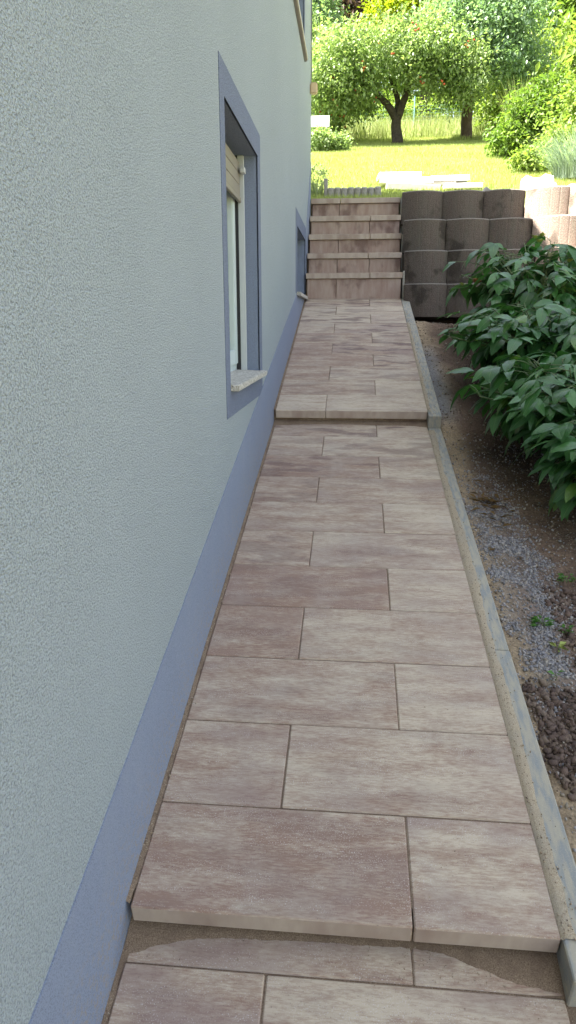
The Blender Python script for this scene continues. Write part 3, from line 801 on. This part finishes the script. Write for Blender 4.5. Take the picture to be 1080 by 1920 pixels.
bl = [(q(-1.2, -.6, 1.45), (.95, .9, .62)), (q(-.4, -.4, 1.78), (1.15, 1.1, .55)), (q(.6, -.4, 1.72), (1.0, 1.0, .55)), (q(1.2, -.3, 1.5), (.65, .8, .5)), (q(-1.9, -.3, 1.1), (.5, .7, .6)), (q(.75, -.5, 1.15), (.6, .5, .28)), (q(-1.45, -.5, .95), (.6, .6, .42)), (q(-.8, .2, 1.05), (.5, .5, .3)), (q(1.5, -.3, 1.05), (.45, .5, .3)), (q(-.9, -.5, .95), (.45, .4, .35)), (q(-1.5, .2, .65), (.5, .5, .4))]
crown('crown', bl, 30000, .085, 'fruit_leaf', t1, B, clump=.17, clumps=520, shell=.25)
def fruit(name, blobs, n, r, parent, off, mat='redfruit'):
    parts = []
    for k in range(n):
        c, rad = random.choice(blobs); u = Vector(unit(1)[0]); p = Vector(c)+Vector((u.x*rad[0], -abs(u.y)*rad[1], u.z*rad[2]*.8)); m = random.randint(1, 5)
        for j in range(m):
            pp = p+Vector((random.uniform(-.05, .05), random.uniform(-.05, .05), random.uniform(-.09, .09)))-Vector(off); a = [pp+Vector(v)*r*random.uniform(.8, 1.3) for v in ((1, 0, 0), (-1, 0, 0), (0, 1, 0), (0, -1, 0), (0, 0, 1), (0, 0, -1))]
            parts.append((a, [(0, 2, 4), (2, 1, 4), (1, 3, 4), (3, 0, 4), (2, 0, 5), (1, 2, 5), (3, 1, 5), (0, 3, 5)]))
    V, F = join(parts); o = link(name, mesh(name, V, F, True), M[mat], parent); o['kind'] = 'stuff'
fruit('fruit', bl, 22, .024, t1, B)

def simple_tree(name, label, base, h_trunk, r, blobs, n, size, mat, bark='bark', tops=5, **k):
    t = thing(name, label, 'tree', base); b = Vector(base); sp = [([b, b+Vector((.03, 0, h_trunk*.5)), b+Vector((0, 0, h_trunk))], r*1.15, r*.8)]
    for i in range(min(tops, 2*len(blobs)+3)):
        c = Vector(blobs[i % len(blobs)][0])+Vector((random.uniform(-.4, .4), random.uniform(-.4, .4), random.uniform(-.2, .4)))
        s = b+Vector((0, 0, h_trunk*random.uniform(.8, 1))); m_ = s.lerp(c, .5)+Vector((0, 0, -.1)); sp.append(([s, m_, c], r*.5, r*.1))
    tubes('trunk', limbs(b, sp), M[bark], t, 9)
    crown('crown', blobs, n, size, mat, t, b, **k); return t
def E(x, y, z, rx, ry, rz): return ((x, y, z), (rx, ry, rz))
b2z = lz(0, 17.9)-.05
simple_tree('broadleaf_tree', 'taller blue green tree with straight reddish trunk right of the fruit tree', (2.98, 17.9, b2z), 1.7, .125,
            [E(2.7, 17.6, 7.45, 1.05, 1., .75), E(3.5, 17.8, 7.9, 1.0, 1., .8), E(4.1, 18.0, 7.1, .6, .8, .5), E(2.15, 17.6, 6.75, .55, .6, .35), E(3.3, 17.3, 6.75, .6, .6, .35)], 22000, .095, 'blue_leaf', 'bark2', 8, clump=.18, clumps=380, shell=.25)
simple_tree('fruit_tree', 'smaller fruit tree with dark leaning trunk behind, close to the house corner', (-.05, 18.2, lz(0, 18.2)-.05), .9, .12,
            [E(-.4, 18.3, 7.0, 1.3, 1., .9), E(-1.2, 18.4, 7.7, 1.0, 1., 1.), E(.3, 18.4, 6.5, .6, .7, .5)], 11000, .09, 'fruit_leaf', 'bark', 5, clump=.17, shell=.3)
o = [o_ for o_ in bpy.data.objects if o_.name.startswith('fruit_tree.')][0]
fruit('fruit', [E(-.3, 17.9, 6.7, 1.0, .8, .8), E(.05, 17.9, 6.0, .25, .3, .45)], 30, .03, o, o.location)
z = lz(0, 24)
simple_tree('robinia_tree', 'acid yellow leaved tree behind the fruit tree crown', (2.6, 24.6, z), 2.6, .2, [E(1.75, 24.5, 10.3, 1.2, 1.0, .6), E(2.9, 24.2, 9.5, .7, .8, .45), E(2.6, 25, 11.2, 1.5, 1.2, .7)], 11000, .16, 'acid_leaf', tops=5, clump=.3)
simple_tree('copper_beech_tree', 'dark copper leaved tree showing above the fruit tree at the top edge', (1.0, 30, z+1), 4.5, .3, [E(.5, 29, 12.6, 1.5, 1.2, .8), E(2.5, 28.5, 11.2, 1.1, 1.2, .8), E(1.2, 30, 14, 2.0, 1.5, 1.0)], 17000, .2, 'copper_leaf', tops=6, clump=.4)
simple_tree('tall_tree', 'blue green tree with sky gaps directly beside the house corner', (-2.6, 24, z), 3.5, .22, [E(-.95, 24, 10.3, .6, .8, .8), E(-1.3, 24, 9.2, .8, .8, .8), E(-1.3, 24.5, 11.4, .8, .9, .6)], 8500, .15, 'blue_leaf', tops=6, clump=.3)
simple_tree('tall_tree', 'large light green tree in the upper right corner with dark gaps', (6.4, 22.8, lz(0, 22.8)), 1.6, .2, [E(5.6, 22.5, 8.9, 1.2, 1.2, .8), E(6.6, 22.5, 9.6, 1.1, 1.2, .9), E(6.7, 22.3, 8.2, 1.0, 1.2, .7), E(4.6, 23.5, 9.9, 1.1, 1.1, .7)], 24000, .17, 'mid_leaf', tops=8, clump=.33)
def bush(name, label, base, blobs, n, size, mat, cat='bush', **k):
    t = thing(name, label, cat, base); b = Vector(base); sp = []
    for i in range(7):
        c = Vector(blobs[i % len(blobs)][0])+Vector((random.uniform(-.2, .2), random.uniform(-.2, .2), .1)); sp.append(([b+Vector((random.uniform(-.1, .1), random.uniform(-.1, .1), 0)), b.lerp(c, .6), c], .025, .008))
    tubes('stem', [([Vector(p)-b for p in s[0]], [s[1], (s[1]+s[2])/2, s[2]]) for s in sp], M['bark'], t, 6)
    crown('foliage', blobs, n, size, mat, t, b, **k); return t
z1 = lz(0, 12.6)
bush('garden_bush', 'dense olive green bush at the right edge of the lawn', (3.25, 12.6, z1-.1), [E(3.2, 12.6, z1+.45, .45, .55, .5), E(3.65, 12.7, z1+.65, .55, .6, .55), E(2.95, 12.5, z1+.2, .25, .35, .28)], 13000, .075, 'mid_leaf', clump=.10, clumps=320, shell=.5)
bush('garden_bush', 'lime green bush spreading behind the silvery bush at the right frame edge', (3.8, 11.3, lz(0, 11.3)-.1), [E(3.65, 11.2, 4.0, .5, .5, .45), E(4.1, 11.4, 4.25, .6, .6, .5), E(3.2, 10.6, 3.55, .25, .3, .25)], 11000, .07, 'lime_leaf', clump=.10, clumps=260, shell=.5)
bush('garden_bush', 'tall yellow green shrub between the reddish trunk and the right frame edge', (5.0, 20, lz(0, 20)-.1), [E(4.6, 19.6, 7.1, 1.2, 1., .8), E(5.9, 19.8, 7.4, 1.4, 1., 1.0), E(5.2, 19.5, 6.3, 1.6, 1., .8)], 15000, .14, 'lime_leaf', clump=.2, clumps=300)
bush('garden_bush', 'low bright green plant at the lawn edge left of the pale rock', (2.72, 10.3, lz(0, 10.3)-.03), [E(2.75, 10.2, lz(0, 10.2)+.12, .22, .22, .14)], 1400, .06, 'lime_leaf', clump=.06, clumps=50)
bush('garden_bush', 'pale leafed shrub with large leaves high at the right frame edge', (5.4, 14.5, lz(0, 14.5)), [E(5.2, 14.3, 6.1, .8, .8, .6), E(5.9, 14.5, 6.6, .8, .8, .8)], 4500, .17, 'lime_leaf', clump=.2)

# blade plants
def blades(n, centre, spread, h, wd, lean, mat, name, parent, off, jitter=.3, seg=3):
    V = []; F = []
    for i in range(n):
        a = random.uniform(0, 2*math.pi); r_ = spread*math.sqrt(random.random()); p = Vector(centre)+Vector((r_*math.cos(a), r_*math.sin(a), 0))-Vector(off)
        az = a+random.uniform(-.6, .6); ln = lean*random.uniform(.3, 1.3); hh = h*random.uniform(1-jitter, 1); s = Vector((-math.sin(az), math.cos(az), 0)); d = Vector((math.cos(az), math.sin(az), 0))
        o = len(V)
        for k in range(seg+1):
            t = k/seg; c = p+d*ln*hh*t*t+Vector((0, 0, hh*t*(1-.25*ln*t))); w2 = wd*(1-t)**.6*.5+.0006
            V += [c-s*w2, c+s*w2]
        for k in range(seg): F.append((o+2*k, o+2*k+1, o+2*k+3, o+2*k+2))
    return link(name, fast_mesh(name, V, F, True), M[mat], parent)
t = thing('silvery_bush', 'silvery blue green spiky bush behind the pale rocks', 'bush', (3.2, 9.3, lz(0, 9.3)))
blades(1500, (3.2, 9.3, lz(0, 9.3)-.02), .34, .62, .010, .75, 'silver_leaf', 'foliage', t, t.location, .55)
t = thing('plume_grass', 'clump of pale dry feathery grass leaning beside the lime shrub', 'ornamental grass', (3.62, 15.2, lz(0, 15.2)))
blades(420, (3.62, 15.2, lz(0, 15.2)), .14, 1.25, .02, .35, 'drygrass', 'blade', t, t.location, .5)['kind'] = 'stuff'
t = thing('spiky_plant', 'light green spiky plant in the corner between house and edging post', 'plant', (.04, 8.05, lz(0, 8.05)))
blades(60, (.03, 8.08, lz(0, 8.05)), .07, .24, .014, .8, 'iris', 'blade', t, t.location, .5)['kind'] = 'stuff'
t = thing('flowering_plant', 'small pale leafy plant against the house corner above the spiky plant', 'plant', (.02, 8.4, lz(0, 8.4)))
V, F = crown_leaves([E(.03, 8.4, lz(0, 8.4)+.16, .12, .12, .14)], 420, .03, clump=.03, clumps=40); link('foliage', fast_mesh('foliage', V-np.array(t.location), F), M['iris'], t)
# white panel behind the small tree
wp = thing('white_panel', 'bright white rectangular panel standing at the far left of the lawn', 'panel', (-.25, 15.5, lz(0, 15.5)))
box('panel_board', (-.45, -.02, .44), (.155, .02, .64), M['white'], wp, .004)
for dx in (-.4, .08): box('panel_post', (dx, -.018, -.1), (dx+.035, .018, .44), M['edging'], wp, 0)
for o_ in wp.children:
    if o_.name.startswith('panel_post'): o_.scale = (1, 1, 1)
bush('garden_bush', 'low leafy plant under the white panel by the house corner', (-.2, 15.3, lz(0, 15.3)), [E(-.3, 15.2, lz(0, 15.2)+.2, .35, .3, .22), E(.1, 15.3, lz(0, 15.2)+.15, .2, .25, .16)], 2600, .07, 'fruit_leaf', clump=.07, clumps=80)
# wire fence
fe = thing('wire_fence', 'thin blue green wire mesh fence behind the tall grass', 'fence', (3, 21.5, lz(0, 21.5)))
fz = lz(0, 21.5)
for i in range(9):
    px = -3.0+1.35*i; tubes('post', [([(px-3+1, 0, -.2), (px-3+1, 0, .95)], [.02, .02])], M['greenmetal'], fe, 8, False)
V, F = join([tube([(-5, 0, .08+.09*k), (9, 0, .08+.09*k)], [.0018, .0018], 4, False) for k in range(8)]+[tube([(-5+.16*k, 0, .06), (-5+.16*k, 0, .73)], [.0015, .0015], 4, False) for k in range(88)])
o = link('wire_mesh', mesh('wire_mesh', V, F), M['greenmetal'], fe); o['kind'] = 'stuff'

# grasses
def grass_field(name, n, xr, yr, h, wd, mat, lab, cat_kind='stuff', dens=None):
    X = rng.uniform(xr[0], xr[1], n*2); u = rng.random(n*2); Y = yr[0]+(yr[1]-yr[0])*u**1.25
    keep = (X < 2.95+.5*rng.random(n*2)) | (Y > 13) if dens is None else np.ones(n*2, bool)
    X, Y = X[keep][:n], Y[keep][:n]; n = len(X)
    Z = 2.45+.285*(np.minimum(Y, 26)-7.7)
    a = rng.uniform(0, 2*np.pi, n); hh = h*(.5+.7*rng.random(n)); ln = .6*rng.random(n)*hh
    s = np.stack([np.cos(a), np.sin(a), 0*a], 1)*(wd*.5*(.7+.6*rng.random(n)))[:, None]; b = rng.uniform(0, 2*np.pi, n)
    P = np.stack([X, Y, Z-.005], 1); T = P+np.stack([np.cos(b)*ln, np.sin(b)*ln, hh], 1)
    V = np.stack([P-s, P+s, T], 1).reshape(-1, 3); F = np.arange(3*n).reshape(-1, 3)
    o = link(name, fast_mesh(name, V, F), M[mat]); tag(o, lab, None, None, 'stuff'); return o
grass_field('lawn_grass', 150000, (-1.6, 4.2), (7.74, 21), .055, .009, 'grass', 'short bright sunlit lawn grass rising behind the stairs')
grass_field('tall_grass', 12000, (-3.5, 7), (19.2, 22.5), .5, .016, 'drygrass', 'pale tall dry meadow grass along the wire fence', dens=1)
grass_field('tall_grass', 1100, (2.7, 3.6), (17.5, 18.6), .13, .014, 'grass', 'longer grass round the foot of the reddish trunk', dens=1)

# woodland behind
bl = []
for i in range(46):
    x = -16+i*.85+random.uniform(-.5, .5); y = 33+random.uniform(-2, 4); zz = lz(0, y)
    for k in range(3): bl.append(E(x+random.uniform(-1, 1), y, zz+1.5+2.6*k+random.uniform(-.6, .6)-(1.2 if -3 < x < 1 and k == 2 else 0), 1.6, 1.2, 1.5))
V, F = crown_leaves(bl, 62000, .24, clump=.5, clumps=1300, shell=.3); V = V
tag(link('woodland', fast_mesh('woodland', V, F), M['mid_leaf']), 'mass of green trees far behind the garden', None, None, 'stuff')
bl = [E(-3+i*.55, 22.4+random.uniform(-.5, .3), lz(0, 22.4)+.25+random.uniform(0, .45), .55, .45, .55) for i in range(20)]+[E(-6+i*.9, 25, lz(0, 25)+.9+random.uniform(0, .5), .8, .6, .9) for i in range(18)]
V, F = crown_leaves(bl, 34000, .10, clump=.15, clumps=800, shell=.3)
tag(link('hedge_undergrowth', fast_mesh('hedge_undergrowth', V, F), M['lime_leaf']), 'tangled green undergrowth behind the wire fence', None, None, 'stuff')

# ------------------------------------------------------------------ peonies beside the path
def leaf_mesh(name, L, Wd, curl, fold, seed, lobe=0):
    rr = random.Random(seed); n = 7; us = (-1, -.55, 0, .55, 1); V = []; F = []; UV = []
    for i in range(n+1):
        t = i/n; prof = math.sin(math.pi*min(1, t**.85))**.85*(1-.25*t) if 0 < i < n else (.06 if i == 0 else .0)
        for u in us:
            wv = .06*math.sin(t*17+u*3+seed)*abs(u)
            xx = u*Wd/2*prof*(1+(rr.uniform(-.06, .06) if abs(u) == 1 else 0)); zz = abs(u)*Wd/2*prof*fold-curl*L*t*t+wv*Wd*.35+.05*Wd*math.cos(u*3)*prof
            V.append((xx, L*t*(1-.12*curl*t), zz)); UV.append((.5+u*.5, t))
    m_ = len(us)
    for i in range(n):
        for k in range(m_-1): F.append((i*m_+k, i*m_+k+1, (i+1)*m_+k+1, (i+1)*m_+k))
    me = mesh(name, V, F, True); uv = me.uv_layers.new(name='UVMap')
    for lp_ in me.loops: uv.data[lp_.index].uv = UV[lp_.vertex_index]
    me.materials.append(M['peony']); return me
LM = [leaf_mesh('leaf', .125, .060, .25, .25, 1), leaf_mesh('leaf', .14, .070, .38, .18, 2), leaf_mesh('leaf', .11, .058, .15, .35, 3), leaf_mesh('leaf', .135, .050, .45, .3, 4), leaf_mesh('leaf', .12, .072, .3, .12, 5)]
LMa = []
for me in LM:
    co = np.empty(len(me.vertices)*3, np.float32); me.vertices.foreach_get('co', co); fa = np.array([p.vertices[:] for p in me.polygons]); LMa.append((co.reshape(-1, 3), fa))
def frame(D, U):
    D = D.normalized(); S = D.cross(U).normalized(); Nn = S.cross(D)
    return Matrix((S, D, Nn)).transposed()
def peony(label, base, rad, height, nstem, nleaf, seed, lean=(0, 0), lo=.15):
    rr = random.Random(seed); t = thing('peony_shrub', label, 'shrub', base); b = Vector(base); cam = Vector((.46, 0, 1.2))
    sts = []; items = []
    for i in range(nstem):
        a = rr.uniform(0, 2*math.pi); r_ = math.sqrt(rr.uniform(.02, 1)); top = Vector((rad[0]*r_*math.cos(a)+lean[0], rad[1]*r_*math.sin(a)+lean[1], height*(1-.45*r_*r_)*rr.uniform(.85, 1.05)))
        root = Vector((top.x*.25, top.y*.25, 0)); mid_ = root.lerp(top, .55)+Vector((0, 0, .12*height))-Vector((top.x, top.y, 0))*.12
        sts.append(([root, root.lerp(mid_, .5), mid_, mid_.lerp(top, .5), top], [.007, .006, .005, .004, .003]))
        for j in range(7):
            f = lo+(1-lo)*(j+rr.random())/7; p = root.lerp(mid_, f/.55) if f < .55 else mid_.lerp(top, (f-.55)/.45)
            aa = rr.uniform(0, 2*math.pi); out = Vector((math.cos(aa), math.sin(aa), 0))
            outw = Vector((top.x, top.y, 0)); out = (out+outw.normalized()*.7*rr.random() if outw.length > .01 else out).normalized()
            pl = rr.uniform(.07, .20); tip = p+out*pl+Vector((0, 0, rr.uniform(-.02, .06)))
            sts.append(([p, p.lerp(tip, .5)+Vector((0, 0, .012)), tip], [.0028, .0022, .0018]))
            for s in (-1, 0, 1):
                an = s*rr.uniform(.6, 1.1); d = Vector((out.x*math.cos(an)-out.y*math.sin(an), out.x*math.sin(an)+out.y*math.cos(an), 0)); d.z = rr.uniform(-.65, .22)-.5*(p.z < .45*height)
                up = Vector((rr.uniform(-.35, .35), rr.uniform(-.35, .35)-.1, 1))+out*.35
                items.append((tip, frame(d, up), rr.randrange(len(LM)), rr.uniform(.65, 1.4)))
    tubes('stem', sts, M['stem'], t, 5)['kind'] = 'stuff'
    # nearest and outermost leaves are single parts
    def vis(it): 
        p = it[0]+b; return (p-cam).length - 0.8*(abs(it[0].x-lean[0])/rad[0])*(it[0].x < 0) - .5*(it[0].z/height)
    items.sort(key=vis)
    for tip, m3, k, s in items[:nleaf]:
        o = bpy.data.objects.new('leaf', LM[k]); COL.objects.link(o); o.parent = t; m = (m3.to_4x4()); m = Matrix.Translation(tip) @ m @ Matrix.Diagonal((s, s, s, 1)); o.matrix_local = m
    VV, FF = [], []; off = 0
    for tip, m3, k, s in items[nleaf:]:
        v, f = LMa[k]; A = np.array(m3)*s; VV.append(v @ A.T+np.array(tip)); FF.append(f+off); off += len(v)
    if VV: o = link('foliage', fast_mesh('foliage', np.concatenate(VV), np.concatenate(FF), True), M['peony_mass'], t); o['kind'] = 'stuff'
    return t
p1 = peony('tall dark green peony shrub nearest the retaining wall', (1.80, 5.35, 1.16), (.66, .52), .64, 46, 290, 3)
p2 = peony('dark peony shrub bulging over the soil level with the middle step', (1.66, 4.45, .85), (.66, .52), .52, 50, 290, 5)
p3 = peony('leafy peony shrub with hanging leaves beside the withered leaf heap', (1.60, 3.60, .62), (.50, .50), .46, 46, 290, 8)
p4 = peony('low peony clump hanging over the frame edge above the weeds', (1.66, 2.98, .42), (.36, .36), .42, 26, 240, 12)
# flowers / buds: parts of the far shrub
def bloom(parent, loc, r, mat, name, n=9):
    parts = []; rr = random.Random(int(loc[0]*1000)); c = Vector(loc)-parent.location
    for i in range(n):
        a = 2*math.pi*i/n+rr.random(); d = Vector((math.cos(a), math.sin(a), rr.uniform(.1, 1.1))).normalized(); s = d.cross(Vector((0, 0, 1))).normalized(); u = s.cross(d)
        L = r*rr.uniform(.8, 1.2); parts.append(([c, c+d*L*.5+s*L*.4+u*.2*L, c+d*L+u*.1*L, c+d*L*.5-s*L*.4+u*.2*L], [(0, 1, 2), (0, 2, 3)]))
    V, F = join(parts); return link(name, mesh(name, V, F, True), M[mat], parent)
bloom(p1, (1.80, 5.15, 1.66), .045, 'flower', 'flower', 16); bloom(p1, (1.36, 5.35, 1.50), .05, 'orange', 'withered_flower', 18)
for loc in ((1.74, 5.2, 1.76), (1.77, 5.25, 1.80), (1.93, 5.1, 1.62), (2.03, 4.9, 1.52), (1.28, 5.5, 1.49), (1.72, 5.25, 1.79)): bloom(p1, loc, .035, 'bud', 'bud', 10)

# ------------------------------------------------------------------ loose ground bits
ICO = [(0, 0, 1), (.9, 0, .3), (.25, .85, .35), (-.75, .5, .3), (-.7, -.55, .3), (.3, -.85, .3), (.6, .5, -.4), (-.3, .8, -.45), (-.85, 0, -.4), (-.2, -.85, -.4), (.65, -.5, -.45), (0, 0, -.9)]
IF = [(0, 1, 2), (0, 2, 3), (0, 3, 4), (0, 4, 5), (0, 5, 1), (1, 6, 2), (2, 7, 3), (3, 8, 4), (4, 9, 5), (5, 10, 1), (6, 7, 2), (7, 8, 3), (8, 9, 4), (9, 10, 5), (10, 6, 1), (11, 7, 6), (11, 8, 7), (11, 9, 8), (11, 10, 9), (11, 6, 10)]
ICO = np.array(ICO); IF = np.array(IF)
def stones(name, pts, sizes, mat, lab, smooth=False):
    n = len(pts); A = rng.normal(size=(n, 3, 3)); Q, _ = np.linalg.qr(A); jit = 1+.28*rng.normal(size=(n, 12, 1))
    base = ICO[None]*jit*np.array([1.15, .95, .7]); V = np.einsum('nij,nkj->nki', Q, base)*np.array(sizes)[:, None, None]+np.array(pts)[:, None, :]
    F = IF[None]+np.arange(n)[:, None, None]*12
    o = link(name, fast_mesh(name, V.reshape(-1, 3), F.reshape(-1, 3), smooth), M[mat]); tag(o, lab, None, None, 'stuff'); return o
def scatter(n, xr, yr, test, smin, smax, pw=2.5, sink=.2):
    P, S = [], []
    while len(P) < n:
        x, y = random.uniform(*xr), random.uniform(*yr)
        if random.random() > test(x, y): continue
        s = smin+(smax-smin)*random.random()**pw; P.append((x, y, ground_z(x, y)+s*(.6-sink))); S.append(s)
    return P, S
def g_test(x, y):
    e = .10*nz(x, y, 7, 4)+.05*nz(x, y, 8, 11)
    return sm(.99+e*.5, 1.05+e*.5, x)*(1-sm(1.15+e, 1.30+e, x))*sm(1.75, 1.95, y)*(1-sm(3.0, 3.6, y))*(.12+.88*sm(-.15, .2, nz(x, y, 4, 7)))+.03
P, S = scatter(12000, (1.0, 1.7), (1.2, 4.0), g_test, .0018, .0065); stones('gravel', P, S, 'gravel', 'fine blue grey gravel strewn beside the kerb')
def c_test(x, y):
    e = .12*nz(x, y, 7, 4)
    return sm(1.0+e*.3, 1.04+e*.3, x)*sm(1.5, 1.62, y)*(1-sm(1.86, 2.0, y+e*.5))+.5*sm(1.18, 1.24, x)*(y < 2.5)*(y > 1.3)
P, S = scatter(6500, (1.0, 1.6), (1.4, 2.6), c_test, .002, .014, 2.0, .3); stones('soil_clods', P, S, 'clod', 'dark brown crumbly soil clods beside the kerb')
P, S = scatter(11000, (.995, 2.3), (.9, 6.7), lambda x, y: .5+.5*sm(-.2, .3, nz(x, y, 3, 5)), .0015, .008, 3); stones('soil_crumbs', P, S, 'crumb', 'soil crumbs and grit scattered over the planting bed')
P, S = [], []
for k in range(1400):
    y = random.uniform(1.15, 6.4); f = mid if y < 4.02 else upper; x = .918+abs(random.gauss(0, .022)); s = random.uniform(.0008, .0026); P.append((x, y, f(y)+.004)); S.append(s)
for k in range(700):
    y = random.uniform(-.5, 6.7); x = abs(random.gauss(0, .009))+.003; s = random.uniform(.001, .003); P.append((x, y, pathz(y)+.004)); S.append(s)
for k in range(260):
    y = random.uniform(.6, 6.7); x = random.uniform(.03, .91); s = random.uniform(.0007, .0018); P.append((x, y, pathz(y)+.001)); S.append(s)
for k in range(700):
    x = random.uniform(.01, .95); e_ = max(-.02, .05-.5*x, .16*(x-.62)) if x < .9 else .06; y = YA-e_+.05-abs(random.gauss(0, .035))-.02; s = random.uniform(.0005, .0014)
    P.append((x, y, lower(y)+.001)); S.append(s)
stones('sand_grains', P, S, 'grain', 'loose sand grains along the kerb and the wall joint')

# seedlings
def weed(label, loc, r, n, mat='weed', L=.022):
    x, y = loc; zz = ground_z(x, y); t = thing('weed', label, 'weed', (x, y, zz), 'weeds in the soil beside the kerb')
    rr = random.Random(int(x*999)); P = []; D = []
    for i in range(n):
        a = rr.uniform(0, 6.28); q_ = r*math.sqrt(rr.random()); P.append((q_*math.cos(a), q_*math.sin(a), .008+rr.random()*.02)); D.append((math.cos(a)+rr.uniform(-.4, .4), math.sin(a), rr.uniform(.0, .6)))
    P = np.array(P); D = np.array(D); Nn = np.tile(np.array([[0, 0, 1.]]), (n, 1))+.3*rng.normal(size=(n, 3)); Ls = L*(.6+.6*rng.random(n)); V, F = leaves(P, D, Nn, Ls, Ls*.6)
    link('foliage', fast_mesh('foliage', V, F), M[mat], t)
    tubes('stem', [([(0, 0, -.005), (0.004, 0, .012), tuple(P[k])], [.0015, .001, .0008]) for k in range(0, n, 4)], M['stem'], t, 4)
weed('round green weed tuft growing in the grey gravel', (1.138, 2.24), .022, 40)
weed('green weed at the frame edge just below the hanging shrub leaves', (1.305, 2.55), .022, 26)
weed('small weed right of the round tuft by the frame edge', (1.21, 2.22), .015, 14)
weed('thin yellow green seedling above the brown clods', (1.162, 2.125), .014, 10, 'bud', .035)
weed('tiny pair of leaves on the dark clods', (1.116, 1.975), .008, 5, 'weed', .03)
# withered leaves lying on the soil
P = []; D = []
for i in range(34):
    x = 1.09+random.gauss(0, .03)+.03*(i % 3); y = 3.12+random.gauss(0, .10); P.append((x, y, ground_z(x, y)+.012+random.random()*.012)); a = random.uniform(0, 6.28); D.append((math.cos(a), math.sin(a), random.uniform(-.2, .5)))
V, F = leaves(np.array(P), np.array(D), unit(34)*.7+np.array([[0, 0, 1.]]), np.full(34, .055), np.full(34, .018))
tag(link('withered_leaves', fast_mesh('withered_leaves', V, F), M['deadleaf']), 'heap of withered brown leaves on the soil under the shrub', None, None, 'stuff')
me = leaf_mesh('fallen_leaf', .045, .032, .1, .3, 9); me.materials.clear(); me.materials.append(M['deadleaf'])
o = link('fallen_leaf', me); o.location = (1.048, 2.73, ground_z(1.048, 2.73)+.008); o.rotation_euler = (.1, .1, -.5); tag(o, 'single dark fallen leaf on the grey gravel by the kerb', 'leaf')
